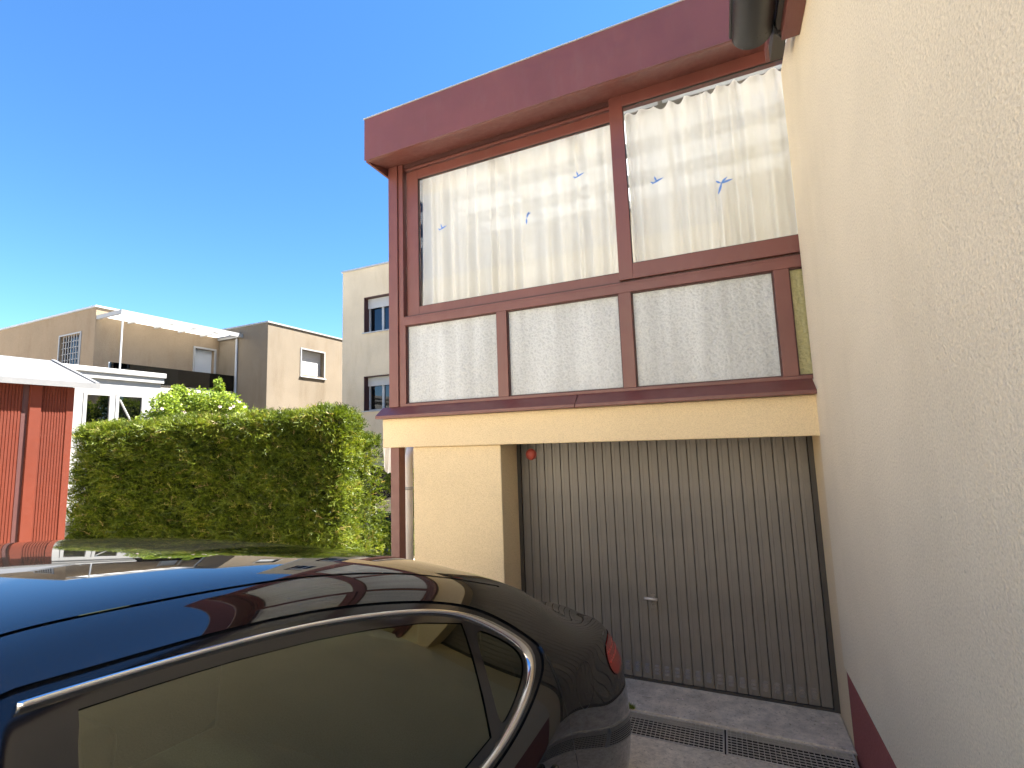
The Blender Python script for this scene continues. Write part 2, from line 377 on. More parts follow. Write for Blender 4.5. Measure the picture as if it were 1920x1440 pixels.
# ------------------------------------------------------------------ house with garage and veranda
H = thing('house', (-.3, 3.8, 0), 'cream rendered house with grey garage door and maroon glazed veranda above it', 'house')
YV = 3.80
o = MB().box(.60, .95, -.5, 3.78, .475, 4.62).build('wall', M['cream_wall'], H, bevel=.012, seg=3); o['label'] = 'pale cream rendered side wall running toward the viewer'
box('plinth', M['plinth'], H, .612, .95, -.5, 3.776, -.4, .4745, .004)
box('house_body', M['cream_wall'], H, .951, 9, -.5, 11, -.4, 4.61)
box('rear_body', M['bounce_cream'], H, -2.7, .95, 6.40, 11, -.4, 4.98)
box('garage_body', M['cream'], H, -2.70, .95, 4.36, 6.399, -.4, 1.940)
box('pier', M['cream'], H, -2.692, -1.776, 3.79, 4.359, -.1, 1.9435, .008)
box('jamb', M['cream'], H, .6125, .9505, 3.782, 4.359, -.1, 1.9435, .004)
box('beam', M['cream'], H, -3.02, .9495, 3.755, 4.36, 1.945, 2.222, .008)
box('veranda_floor', M['white'], H, -3.0, .948, 4.361, 6.398, 1.945, 2.222)
box('post', M['maroon'], H, -2.985, -2.885, 3.83, 3.93, -.1, 1.944, .004)
for xa, xb in ((-3.055, -1.062), (-1.058, .5985)):
    MB().prism([(3.685, 2.225), (3.685, 2.252), (3.80, 2.335), (3.90, 2.335), (3.90, 2.2225), (3.694, 2.2225)], 'x', xa, xb).build('sill', M['maroon'], H, bevel=.003)
# veranda framing
box('corner_post', M['maroon'], H, -2.972, -2.862, 3.795, 3.90, 2.336, 4.86, .004)
box('corner_post', M['maroon'], H, -2.861, -2.805, 3.812, 3.90, 2.336, 4.86, .003)
box('head_rail', M['maroon'], H, -2.804, .66, 3.85, 3.94, 4.78, 4.92, .003)
box('head_gap_strip', M['maroon_dark'], H, -2.804, -.67, 3.832, 3.8495, 4.80, 4.86)  # dark strip painted in for the shaded gap above the sash
box('transom', M['maroon'], H, -2.804, .66, 3.803, 3.90, 3.136, 3.205, .003)
box('track', M['maroon_dark'], H, -2.804, .66, 3.825, 3.90, 3.2055, 3.236)
box('track_lip', M['maroon'], H, -2.804, .66, 3.806, 3.822, 3.2055, 3.222, .002)
box('bottom_rail', M['maroon'], H, -2.804, .66, 3.803, 3.90, 2.3355, 2.362, .003)
lows = [(-2.776, -1.787), (-1.685, -.685), (-.583, .425), (.525, .66)]
for a, b in ((-2.804, -2.777), (-1.786, -1.686), (-.684, -.584), (.426, .524)):
    box('mullion', M['maroon'], H, a, b, 3.803, 3.90, 2.3625, 3.1355, .003)
for i, (a, b) in enumerate(lows):
    o = box('frosted_pane', M['frost_y'] if i == 3 else M['frost'], H, a+.0005, b-.0005, 3.842, 3.850, 2.3625, 3.1355)
    o['label'] = ['frosted pane nearest the veranda corner post', 'second frosted pane from the corner post', 'widest frosted pane above the garage door', 'yellowish frosted pane cut by the side wall'][i]
    for p in ((a, b, 2.3625, 2.372), (a, b, 3.126, 3.1355), (a, a+.009, 2.3725, 3.1255), (b-.009, b, 2.3725, 3.1255)):
        box('glazing_bead', M['maroon_dark'], H, p[0]+.0006, p[1]-.0006, 3.822, 3.8415, p[2]+.0004, p[3]-.0004)
def sash(xa, xb, ga, gb, z0, g0, g1, z1, y, label):
    w = MB().box(xa, ga, y, y+.045, z0, z1).box(gb, xb, y, y+.045, z0, z1).box(ga+.0002, gb-.0002, y, y+.0449, z0, g0).box(ga+.0002, gb-.0002, y, y+.0449, g1, z1).build('sliding_window', M['maroon'], H, bevel=.003)
    w['label'] = label
    box('pane', M['glass'], w, ga-.004, gb+.004, y+.022, y+.028, g0-.004, g1+.004)
    for p in ((ga, gb, g0, g0+.006), (ga, gb, g1-.006, g1), (ga, ga+.006, g0+.0062, g1-.0062), (gb-.006, gb, g0+.0062, g1-.0062)):
        box('seal', M['rubber'], w, p[0]+.0004, p[1]-.0004, y+.010, y+.0215, p[2]+.0004, p[3]-.0004)
    return w
s1 = sash(-2.79, -.60, -2.65, -.62, 3.2362, 3.325, 4.668, 4.762, 3.856, 'recessed sliding veranda window beside the corner post')
s2 = sash(-.668, .80, -.556, .74, 3.240, 3.366, 4.732, 4.84, 3.795, 'sliding veranda window next to the side wall')
def sticker(w, x, z, y, kind, s=.055):
    pts = []; mb = MB()
    def blade(a, l, wd, ox=0, oz=0):
        n = 7; c, sn = math.cos(a), math.sin(a); V = []
        for i in range(n):
            t = i/(n-1); h = wd*math.sin(math.pi*min(1, t*.92+.06))
            V.append((t*l, h))
        V += [(t, -h*.6) for t, h in V[::-1]]
        mb.add([(x+ox+p*c-q*sn, y+(k % 2)*1e-5, z+oz+p*sn+q*c) for k, (p, q) in enumerate(V)], [tuple(range(len(V)))])
    for a, l, wd, ox, oz in kind: blade(a, l*s*2, wd*s*2, ox*s*2, oz*s*2)
    mb.build('bird_sticker', M['sticker'], w)
fly = [(.35, 1.0, .10, -.5, -.2), (1.9, .5, .09, -.1, -.05), (2.6, .35, .07, -.3, -.15)]
dra = [(-1.9, .9, .10, 0, .2), (.2, .8, .10, -.05, .1), (.75, .6, .09, -.05, .1), (2.5, .4, .09, -.05, .15)]
bub = [(1.2, .6, .13, -.1, 0), (.3, .4, .12, -.1, .3), (-1.6, .6, .10, -.15, 0)]
sticker(s1, -2.37, 4.09, 3.8775, fly, .05); sticker(s1, -1.47, 3.99, 3.8775, bub, .05); sticker(s1, -.97, 4.27, 3.8775, fly, .05)
sticker(s2, -.315, 4.02, 3.8165, fly, .05); sticker(s2, .145, 3.865, 3.8165, dra, .055)
# fascia box with sloping soffit and translucent roof
MB().prism([(3.475, 4.747), (3.475, 5.183), (3.50, 5.183), (3.50, 4.775)], 'x', -3.01, .5985).build('fascia', M['maroon'], H, bevel=.003)
MB().prism([(3.4755, 4.746), (3.50, 4.7455), (3.90, 4.862), (3.90, 4.885), (3.50, 4.772)], 'x', -2.985, .5985).build('soffit', M['maroon'], H)
box('side_lining', M['white'], H, -2.9855, -2.975, 3.91, 6.39, 4.865, 5.12)
box('side_fascia', M['maroon'], H, -3.0105, -2.986, 3.5005, 6.39, 4.747, 5.182, .003)
box('roof_flashing', M['grey_metal'], H, -3.018, .598, 3.468, 3.56, 5.1835, 5.192)
for i in range(5):
    a = -2.985+i*.9; box('roof_panel', M['polycarb'], H, a, min(a+.895, .948), 3.565, 6.39, 5.125, 5.135)
box('sun_block_board', M['cream_wall'], H, .93, .949, 3.57, 6.39, 4.60, 5.124)  # unseen boards added to keep direct sun out of the roof edge gaps
box('sun_block_board', M['cream_wall'], H, -2.97, .929, 6.37, 6.39, 4.9, 5.124)
for y in (4.30, 4.95, 5.60, 6.25): box('purlin', M['white'], H, -2.98, .9, y, y+.09, 5.0, 5.12)
for x in (-2.085, -1.187, -.287): box('rafter', M['white'], H, x-.02, x+.02, 3.91, 6.39, 5.0005, 5.1205)
# glazed end of the veranda
box('end_rail', M['maroon'], H, -2.965, -2.90, 3.901, 6.39, 2.336, 2.40, .003)
box('end_rail', M['maroon'], H, -2.965, -2.90, 3.901, 6.39, 3.14, 3.22, .003)
box('end_rail', M['white'], H, -2.965, -2.90, 3.901, 6.39, 4.68, 4.86, .003)
for y in (5.1, 6.3): box('end_mullion', M['maroon'], H, -2.965, -2.90, y, y+.06, 2.4005, 4.6795, .003)
box('end_pane', M['glass'], H, -2.935, -2.929, 3.901, 6.30, 3.2205, 4.6795)
box('end_panel', M['frost'], H, -2.935, -2.929, 3.901, 6.30, 2.4005, 3.1395)
box('curtain_rail', M['white'], H, -2.80, .75, 3.962, 3.974, 4.835, 4.853)
# eave of the side block
roof = MB().prism([(.26, 4.56), (.30, 4.72), (9.2, 7.0), (9.2, 6.85), (.60, 4.625)], 'y', -.7, 3.04).build('roof', M['black_plastic'], H)
MB().prism([(.601, 4.622), (9.2, 6.84), (9.2, 4.612)], 'y', -.49, 3.02).build('gable', M['cream_wall'], H)
MB().prism([(.505, 4.30), (.5985, 4.30), (.5985, 4.60), (.505, 4.575)], 'y', -.65, 3.05).build('eave_board', M['maroon'], H, bevel=.004)
mb = MB(); n = 20; cxg, czg, rg = .357, 4.425, .115
V = []; Fc = []
for k, rr in ((0, rg), (1, rg-.004)):
    for y in (-.7, 3.05):
        for i in range(n+1):
            a = math.pi+math.pi*i/n; V.append((cxg+rr*math.cos(a), y, czg+rr*math.sin(a)*1.0))
def gi(k, e, i): return (k*2+e)*(n+1)+i
for i in range(n):
    Fc.append((gi(0, 0, i), gi(0, 0, i+1), gi(0, 1, i+1), gi(0, 1, i))); Fc.append((gi(1, 0, i), gi(1, 1, i), gi(1, 1, i+1), gi(1, 0, i+1)))
gut = raw('gutter', V, Fc, M['black_plastic'], H, True)
mb = MB(); mb.prism([(cxg+(rg+.001)*math.cos(math.pi+math.pi*i/n), czg+(rg+.001)*math.sin(math.pi+math.pi*i/n)) for i in range(n+1)], 'y', 3.042, 3.054); mb.build('end_cap', M['black_plastic'], gut)
MB().tube([(cxg-rg-.004, -.7, czg+.005), (cxg-rg-.004, 3.05, czg+.005)], .011, 10).build('rolled_edge', M['black_plastic'], gut, True)
box('gutter_gap_strip', M['door_dark'], H, cxg+rg+.004, .503, -.65, 3.045, 4.37, 4.57)  # dark strip painted in for the gap between gutter and eave board
mb = MB(); mb.tube([(cxg+rg*1.0, 3.02, czg), (cxg+rg+.01, 3.02, czg-.10), (.50, 3.03, czg-.115)], .006, 8); mb.build('gutter_bracket', M['black_plastic'], gut, True)
box('flashing_plate', M['maroon'], H, .468, .50, 3.31, 3.47, 4.50, 4.60, .003)
box('bracket_block', M['door_dark'], H, .47, .545, 3.07, 3.30, 4.37, 4.47, .003)
# garage door
GD = MB().box(-1.776, -1.742, 4.145, 4.20, .0125, 1.9445).box(.578, .612, 4.145, 4.20, .0125, 1.9445).box(-1.7418, .5778, 4.148, 4.20, .0125, .030).box(-1.7418, .5778, 4.185, 4.24, .031, 1.944).build('garage_door', M['door_dark'], H)
GD['label'] = 'dark grey garage door of narrow vertical metal slats'
ns = 30; pit = (.577+1.741)/ns; w = pit-.003
prof = [(-w/2, .008), (-w/2+.004, .001), (-w*.16, 0), (-w*.16+.003, .002), (-w*.16+.006, 0), (w/2-.004, .001), (w/2, .008), (w/2, .02), (-w/2, .02)]
me = MB().prism(prof, 'z', .034, 1.943).mesh('slat'); me.materials.append(M['door_grey'])
vm = MB()
for k in range(3):
    z = .078+k*.027; a = .019
    vm.add([(-a, 0, z), (a, 0, z), (a, 0, z+.018), (-a, 0, z+.018), (-a+.003, -.012, z+.001), (a-.003, -.012, z+.001), (a-.004, -.0035, z+.012), (-a+.004, -.0035, z+.012)],
           [(0, 1, 5, 4), (4, 5, 6, 7), (7, 6, 2, 3), (0, 4, 7, 3), (1, 2, 6, 5)])
vme = vm.mesh('vent'); vme.materials.append(M['door_grey'])
for i in range(ns):
    x = -1.741+pit*(i+.5)
    o = bpy.data.objects.new('slat', me); link(o, GD); o.location = (x, 4.158+random.uniform(-.0012, .0012), 0); o.rotation_euler = (0, 0, random.uniform(-.012, .012))
    if 0 < i < ns-1:
        o = bpy.data.objects.new('vent', vme); link(o, GD); o.location = (x+.004, 4.1595, 0)
hb = MB(); hb.box(-.632, -.592, 4.146, 4.159, .585, .70); hb.build('handle_plate', M['door_grey'], GD, bevel=.002)
hb = MB().tube([(-.612, 4.158, .668), (-.612, 4.115, .668)], .008, 10).tube([(-.680, 4.112, .670), (-.575, 4.110, .667)], .011, 12); hb.build('handle', M['steel'], GD, True)
MB().tube([(-.612, 4.151, .625), (-.612, 4.146, .625)], .010, 12).build('lock', M['steel'], GD)
# red lamp on the garage door
mb = MB(); rings = [(0, .047), (.012, .047), (.022, .043), (.034, .034), (.042, .020), (.045, .004)]; n = 20
V = []; Fc = []
for d, r_ in rings:
    for k in range(n): V.append((-1.635+r_*math.cos(k*2*math.pi/n), 4.156-d, 1.842+1.12*r_*math.sin(k*2*math.pi/n)))
for i in range(len(rings)-1):
    for k in range(n): Fc.append((i*n+k, i*n+(k+1) % n, (i+1)*n+(k+1) % n, (i+1)*n+k))
Fc.append(tuple((len(rings)-1)*n+k for k in range(n)))
rl = thing('warning_lamp', (-1.635, 4.15, 1.842), 'small round red lamp at the top left of the garage door', 'lamp')
raw('lens', V, Fc, M['lamp_red'], rl, True)
MB().tube([(-1.635, 4.157, 1.842), (-1.635, 4.150, 1.842)], .053, 20).build('base_ring', M['lamp_red'], rl)
# curtains
def curtain(xa, xb, z0, z1, label, seed, hook):
    r = np.random.default_rng(seed); nx, nz = 520, 26; V = []; ph = r.uniform(0, 6.28, 8)
    u = np.linspace(0, 1, nx); x0 = xa+(xb-xa)*u
    warp = x0*1.0+.05*np.sin(x0*3.1+ph[0])+.03*np.sin(x0*7.7+ph[1])
    fold = .030*np.sin(warp*44+ph[2])+.016*np.sin(warp*67+ph[3])+.020*np.sin(warp*19+ph[4])
    sharp = np.sign(fold)*np.abs(fold/.045)**.8*.045
    hk = np.abs(np.sin(math.pi*(x0-xa)/hook))
    zt = z1-.038*hk**.9*(.6+.4*np.sin(x0*5+ph[5]))
    for j in range(nz):
        t = j/(nz-1)
        amp = .65+.75*t; y = 4.005+sharp*amp+.006*np.sin(warp*24+t*5+ph[6])*t
        xx = x0+.010*np.sin(warp*19+ph[7])*t
        zz = zt*(1-t)+(z0+.01*np.sin(x0*9))*t
        V.append(np.stack([xx, y, zz], 1))
    V = np.concatenate(V); i, j = np.meshgrid(np.arange(nx-1), np.arange(nz-1)); a = (j*nx+i).ravel()
    o = np_mesh('curtain', V, np.stack([a, a+1, a+nx+1, a+nx], 1), M['curtain'], None, None, True)
    tag(o, label, 'curtain', 'veranda curtains')
curtain(-2.665, -.60, 2.42, 4.83, 'sheer white curtain behind the window beside the veranda corner post', 3, .11)
curtain(-.575, .90, 2.42, 4.80, 'sheer white curtain with scalloped top behind the window next to the side wall', 5, .125)
# pipe and cloth behind the pier
dp = thing('downpipe', (-3.05, 4.2, 0), 'white drainpipe standing between the maroon post and the pier', 'drainpipe')
MB().tube([(-3.045, 4.2, -.1), (-3.045, 4.2, 1.74), (-3.055, 4.22, 1.80), (-3.10, 4.30, 1.86), (-3.14, 4.38, 1.93)], .045, 14).build('pipe', M['white_plastic'], dp, True)
for z in (.5, 1.5): MB().tube([(-3.045, 4.2, z), (-3.045, 4.2, z+.03)], .050, 14).build('pipe_clamp', M['grey_metal'], dp, True)
MB().tube([(-2.93, 4.2, 0), (-2.94, 4.2, 1.5), (-2.90, 4.25, 1.75)], .012, 8).build('cable', M['grey_metal'], dp, True)
V = []; nx, nz = 14, 12
for j in range(nz):
    for i in range(nx):
        u, t = i/(nx-1), j/(nz-1); V.append((-3.46+.16*u+.02*t*math.sin(u*9), 4.30+.025*math.sin(u*14+t*2), 1.95-.22*t*(1+.35*math.sin(u*3.1))))
o = raw('hanging_cloth', V, [(j*nx+i, j*nx+i+1, (j+1)*nx+i+1, (j+1)*nx+i) for j in range(nz-1) for i in range(nx-1)], M['cloth'], None, True)
tag(o, 'small white cloth hanging under the veranda corner', 'cloth')

# ------------------------------------------------------------------ middle house (three storeys, behind the hedge)
MH = thing('apartment_house', (-7, 11.2, -1), 'pale three-storey house with recessed shuttered windows behind the maroon veranda', 'house')
def wall_with_holes(name, mat, parent, axis, plane, thick, a0, a1, z0, z1, holes):
    """front wall in the plane axis=plane; holes are (a0,a1,z0,z1); built from boxes butted end to end"""
    mb = MB(); As = sorted({a0, a1, *[h[0] for h in holes], *[h[1] for h in holes]}); Zs = sorted({z0, z1, *[h[2] for h in holes], *[h[3] for h in holes]})
    idx = {}
    def inside(a, z): return any(h[0] < a < h[1] and h[2] < z < h[3] for h in holes)
    cells = [[not inside((p+q)/2, (r+s)/2) for r, s in zip(Zs, Zs[1:])] for p, q in zip(As, As[1:])]
    def P(a, z, t): return (a, plane+t, z) if axis == 'y' else (plane-t, a, z)
    V = {}; verts = []; faces = []
    def vid(a, z, t):
        k = (a, z, t)
        if k not in V: V[k] = len(verts); verts.append(P(a, z, t))
        return V[k]
    na, nz = len(As)-1, len(Zs)-1
    for i in range(na):
        for j in range(nz):
            if not cells[i][j]: continue
            a, b, c, d = As[i], As[i+1], Zs[j], Zs[j+1]
            faces.append((vid(a, c, 0), vid(b, c, 0), vid(b, d, 0), vid(a, d, 0)))
            faces.append((vid(a, d, thick), vid(b, d, thick), vid(b, c, thick), vid(a, c, thick)))
            for di, dj, e in ((-1, 0, ((a, c), (a, d))), (1, 0, ((b, d), (b, c))), (0, -1, ((b, c), (a, c))), (0, 1, ((a, d), (b, d)))):
                ii, jj = i+di, j+dj
                if not (0 <= ii < na and 0 <= jj < nz and cells[ii][jj]):
                    (p, q), (r, s) = e; faces.append((vid(p, q, 0), vid(r, s, 0), vid(r, s, thick), vid(p, q, thick)))
    return MB().add(verts, faces).build(name, mat, parent)
HM = [(-9.705, -8.60, 5.31, 6.41), (-9.705, -8.60, 2.94, 3.975), (-9.70, -7.96, -.45, 1.60), (-7.44, -6.32, 5.31, 6.41), (-7.44, -6.32, 2.94, 3.975)]
wall_with_holes('wall', M['mid_cream'], MH, 'y', 11.2, .30, -10.545, -4.0, -1.4, 7.33, HM)
box('house_body', M['mid_cream'], MH, -10.54, -4.0, 11.95, 18, -1.4, 7.325)
box('side_wall', M['mid_cream'], MH, -10.543, -10.3, 11.5005, 11.9495, -1.4, 7.325)
box('coping', M['grey_metal'], MH, -10.58, -3.96, 11.165, 18.05, 7.3305, 7.38)
for i, h in enumerate(HM):
    a, b, c, d = h; dark = M['maroon_dark'] if i in (0, 1, 3, 4) else M['grey_metal']
    w = MB().box(a+.001, a+.022, 11.204, 11.500, c+.001, d-.001).box(b-.022, b-.001, 11.204, 11.500, c+.001, d-.001).box(a+.0225, b-.0225, 11.204, 11.500, d-.02, d-.001).build('window', M['maroon_dark'], MH)
    fw = .05
    fr = MB()
    for (p, q, r, s) in ((a+.023, b-.023, c, c+fw), (a+.023, b-.023, d-.24, d-.24+fw), (a+.023, a+.023+fw, c+fw+.0005, d-.2405), (b-.023-fw, b-.023, c+fw+.0005, d-.2405), ((a+b)/2-.04, (a+b)/2+.04, c+fw+.0005, d-.2405)):
        fr.box(p, q, 11.410, 11.470, r, s)
    fr.build('frame', M['grey_metal'] if i != 2 else M['white'], w)
    box('pane', M['glass_dark'], w, a+.03, b-.03, 11.440, 11.446, c+.01, d-.23)
    mb = MB(); n = int((.33 if i == 0 else .30)/.038)
    for k in range(n): mb.box(a+.024, b-.024, 11.365, 11.380+.006, d-.022-(k+1)*.038+.003, d-.022-k*.038)
    mb.build('roller_shutter', M['shutter'], w)
    box('sill', M['grey_metal'], w, a-.04, b+.04, 11.155, 11.400, c-.035, c-.001)
    if i != 2:
        mb = MB(); nn = 60; V = []
        for j in (0, 1):
            for k in range(nn+1): V.append((a+.05+(b-a-.1)*k/nn, 11.560+.03*math.sin(k*1.3), d-.24 if j == 0 else c+.02))
        mb.add(V, [(k, k+1, nn+2+k, nn+1+k) for k in range(nn)]); mb.build('net_curtain', M['cloth'], w, True)
box('room', M['trim_int'], MH, -10.535, -4.01, 11.90, 11.9490, -1.3, 7.3)

# ------------------------------------------------------------------ far terrace houses
TB = thing('terrace_house', (-15, 12.4, 0), 'flat-roofed cream house with one white-framed shuttered window above the hedge', 'house', 'flat-roofed terrace houses')
wb = (12.02, 13.04, 4.42, 5.31)
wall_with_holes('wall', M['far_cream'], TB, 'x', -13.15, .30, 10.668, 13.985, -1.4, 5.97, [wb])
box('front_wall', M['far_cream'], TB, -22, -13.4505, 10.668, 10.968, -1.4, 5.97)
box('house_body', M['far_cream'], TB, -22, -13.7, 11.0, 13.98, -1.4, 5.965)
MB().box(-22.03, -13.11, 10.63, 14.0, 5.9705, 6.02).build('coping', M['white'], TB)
a, b, c, d = wb; w = MB().box(-13.45, -13.125, a-.05, a-.001, c-.05, d+.05).box(-13.45, -13.125, b+.001, b+.05, c-.05, d+.05).box(-13.45, -13.1255, a-.0008, b+.0008, d+.001, d+.05).build('window', M['white'], TB)
box('sill', M['grey_metal'], w, -13.45, -13.09, a-.07, b+.07, c-.085, c-.051)
mb = MB()
for k in range(19): mb.box(-13.335, -13.32+.004*(k % 2), a+.001, b-.001, c+.002+k*.047, c+.047+k*.047-.004)
mb.build('roller_shutter', M['shutter'], w)
box('window_back', M['trim_int'], w, -13.40, -13.38, a+.001, b-.001, c-.04, d)
# block A with roof terrace
TA = thing('terrace_house', (-18, 9, 0), 'tan flat-roofed house with canopied roof terrace and black parapet', 'house', 'flat-roofed terrace houses')
wa = (-17.24, -16.17, 4.45, 5.32); da = (9.86, 10.50, 3.77, 5.25)
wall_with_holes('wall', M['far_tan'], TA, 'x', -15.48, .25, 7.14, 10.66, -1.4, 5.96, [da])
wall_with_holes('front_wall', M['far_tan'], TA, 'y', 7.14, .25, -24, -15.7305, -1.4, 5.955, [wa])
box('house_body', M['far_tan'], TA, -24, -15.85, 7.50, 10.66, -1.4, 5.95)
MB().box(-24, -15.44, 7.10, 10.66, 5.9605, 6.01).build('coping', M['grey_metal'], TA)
a, b, c, d = wa; w = MB().box(a-.04, a-.001, 7.12, 7.30, c-.04, d+.04).box(b+.001, b+.04, 7.12, 7.30, c-.04, d+.04).box(a-.0008, b+.0008, 7.12, 7.30, d+.001, d+.04).box(a-.0008, b+.0008, 7.12, 7.30, c-.04, c-.001).build('barred_window', M['white'], TA)
box('pane', M['glass_dark'], w, a, b, 7.25, 7.256, c, d)
for k in range(1, 8): MB().tube([(a+(b-a)*k/8, 7.17, c), (a+(b-a)*k/8, 7.17, d)], .014, 6).build('bar', M['white'], w)
for k in range(1, 5): MB().tube([(a, 7.185, c+(d-c)*k/5), (b, 7.185, c+(d-c)*k/5)], .010, 6).build('bar', M['white'], w)
a, b, c, d = da; dr = MB().box(-15.70, -15.45, a-.06, a-.001, c, d+.06).box(-15.70, -15.45, b+.001, b+.06, c, d+.06).box(-15.70, -15.4505, a-.0008, b+.0008, d+.001, d+.06).build('terrace_door', M['white'], TA)
box('shutter', M['shutter'], dr, -15.63, -15.61, a, b, c, d)
# terrace slab, parapet, canopy
box('terrace', M['white'], TA, -15.479, -14.50, 7.10, 10.665, 3.60, 3.76)
pr = MB().box(-14.56, -14.53, 7.08, 10.55, 3.82, 4.33).build('parapet', M['black_panel'], TA)
box('parapet_back', M['door_dark'], pr, -14.59, -14.565, 7.08, 10.55, 3.82, 4.31)
for y in (7.08, 8.2, 9.35, 10.5): box('parapet_post', M['grey_metal'], TA, -14.615, -14.5905, y, y+.03, 3.7605, 4.34)
cp = MB().prism([(-15.478, 5.66), (-14.33, 5.60), (-14.33, 5.72), (-15.478, 5.78)], 'y', 7.15, 10.64)
cp = MB().box(-14.36, -14.30, 7.15, 10.66, 5.60, 5.73).box(-15.478, -14.3605, 7.15, 7.21, 5.62, 5.73).box(-15.478, -14.3605, 10.60, 10.66, 5.62, 5.73).build('canopy_frame', M['white'], TA)
box('canopy_sheet', M['polycarb'], TA, -15.478, -14.3605, 7.2105, 10.5995, 5.715, 5.727)
for y in (7.9, 8.6, 9.3, 10.0): box('canopy_rib', M['grey_metal'], TA, -15.478, -14.3605, y, y+.04, 5.65, 5.7145)
MB().tube([(-14.33, 7.20, 5.60), (-14.33, 7.20, 3.55)], .02, 8).build('canopy_post', M['grey_metal'], TA)
MB().tube([(-14.55, 10.62, 5.58), (-14.55, 10.62, -1)], .035, 8).build('downpipe', M['grey_metal'], TA)
for k, (y, z) in enumerate(((10.4, 4.0), (10.42, 4.15), (10.38, 4.6))):
    pass
# white low annex
WA = thing('annex', (-14, 6, 0), 'low white flat-roofed annex with wide windows between the shed and the hedge', 'annex')
ws = [(5.85, 6.35, 2.2, 3.33), (6.47, 7.02, 2.2, 3.33)]
wall_with_holes('wall', M['white'], WA, 'x', -12.9, .12, 3.4, 7.40, -.5, 3.66, ws)
box('end_wall', M['white'], WA, -15.4, -13.021, 7.28, 7.40, -.5, 3.66)
box('roof', M['white'], WA, -15.4, -12.84, 3.3, 7.44, 3.6605, 3.79)
box('roof_edge', M['white'], WA, -15.42, -12.80, 3.28, 7.47, 3.7905, 3.91, .01)
box('interior', M['grey_metal'], WA, -14.6, -14.5, 3.5, 7.2, 0, 3.5)
for a, b, c, d in ws:
    w = MB().box(-12.96, -12.885, a-.03, a+.035, c, d).box(-12.96, -12.885, b-.035, b+.03, c, d).box(-12.96, -12.886, a+.0355, b-.0355, d-.05, d+.02).box(-12.96, -12.886, a+.0355, b-.0355, c, c+.05).build('window', M['white'], WA)
    box('pane', M['glass_dark'], w, -12.93, -12.924, a+.03, b-.03, c+.04, d-.04)
MB().tube([(-12.90, 6.52, 3.2), (-12.86, 6.85, 2.5)], .022, 8).build('brace', M['white'], WA)
# unseen house behind the viewer, added to bounce sunlight onto the shaded facade
OH = thing('added_house', (-4, -9, .75), 'unseen cream house added behind the viewer to bounce sunlight onto the garage', 'house')
hl = []
for k in range(4): hl += [(-14+k*5.2+2, -14+k*5.2+3.2, 4.6, 5.8), (-14+k*5.2+2, -14+k*5.2+3.2, 1.8, 3.0)]
wall_with_holes('wall', M['bounce_cream'], OH, 'y', -6.0, -.29, -14, 7, .3, 7.6, hl)
box('house_body', M['bounce_cream'], OH, -14, 7, -13, -6.30, .3, 7.595)
box('coping', M['grey_metal'], OH, -14.04, 7.04, -13, -5.96, 7.6005, 7.65)
for a, b, c, d in hl:
    w = box('window', M['white'], OH, a+.001, b-.001, -6.23, -6.20, c+.001, d-.001)
    box('pane', M['glass_dark'], w, a+.07, b-.07, -6.1995, -6.19, c+.07, d-.07)
# ------------------------------------------------------------------ garden shed
SH = thing('garden_shed', (-8.3, 2.2, .4), 'rust-red ribbed metal shed with pale roof at the left edge', 'shed')
sx, sy1, sz = -7.30, 3.20, 2.80
def ribbed(ya, yb, name):
    mb = MB(); n = max(2, int(round((yb-ya)/.028))); st = (yb-ya)/n; pr = []
    for i in range(n):
        y = ya+i*st; pr += [(sx, y), (sx, y+st*.55), (sx-.006, y+st*.70), (sx-.006, y+st*.9)]
    pr += [(sx, yb), (sx-.03, yb), (sx-.03, ya)]
    return mb.prism(pr, 'z', .3, sz).build(name, M['shed_red'], SH)
ribbed(2.89, 3.13, 'ribbed_panel'); ribbed(1.55, 2.725, 'ribbed_panel'); ribbed(-.2, 1.45, 'ribbed_panel')
box('corner_trim', M['shed_red_trim'], SH, sx-.03, sx+.006, 3.1305, sy1, .3, sz, .003)
box('door_post', M['shed_red_trim'], SH, sx-.03, sx+.022, 2.785, 2.8895, .3, sz, .004)
box('door_gap', M['maroon_dark'], SH, sx-.03, sx-.012, 2.7255, 2.7845, .3, sz)
box('door_post', M['shed_red_trim'], SH, sx-.03, sx+.012, 1.4505, 1.5495, .3, sz, .004)
box('head_rail', M['shed_red'], SH, sx-.029, sx+.004, -.2, 3.13, sz+.0005, sz+.05)
box('end_wall', M['shed_red'], SH, -9.3, sx-.031, 3.10, sy1-.005, .3, sz+.02)
MB().prism([(-9.25, sz+.021), (sx-.05, sz+.021), (-8.28, 3.16)], 'y', 3.10, sy1-.01).build('gable', M['shed_red'], SH)
for nm, pr in (('roof_slope', [(sx+.14, sz-.01), (sx+.14, sz+.05), (-8.30, 3.26), (-8.30, 3.20)]), ('roof_slope', [(-9.45, sz-.01), (-9.45, sz+.05), (-8.301, 3.26), (-8.301, 3.20)])):
    MB().prism(pr, 'y', -.4, 3.385).build(nm, M['shed_roof'], SH, bevel=.004)
MB().prism([(sx+.142, sz-.012), (sx+.152, sz-.012), (sx+.152, sz+.056), (sx+.142, sz+.056)], 'y', -.4, 3.39).build('eave_trim', M['shed_roof'], SH)
MB().prism([(sx+.14, sz+.0505), (sx+.14, sz+.066), (-8.28, 3.275), (-8.28, 3.262)], 'y', 3.35, 3.39).build('verge_trim', M['shed_roof'], SH)

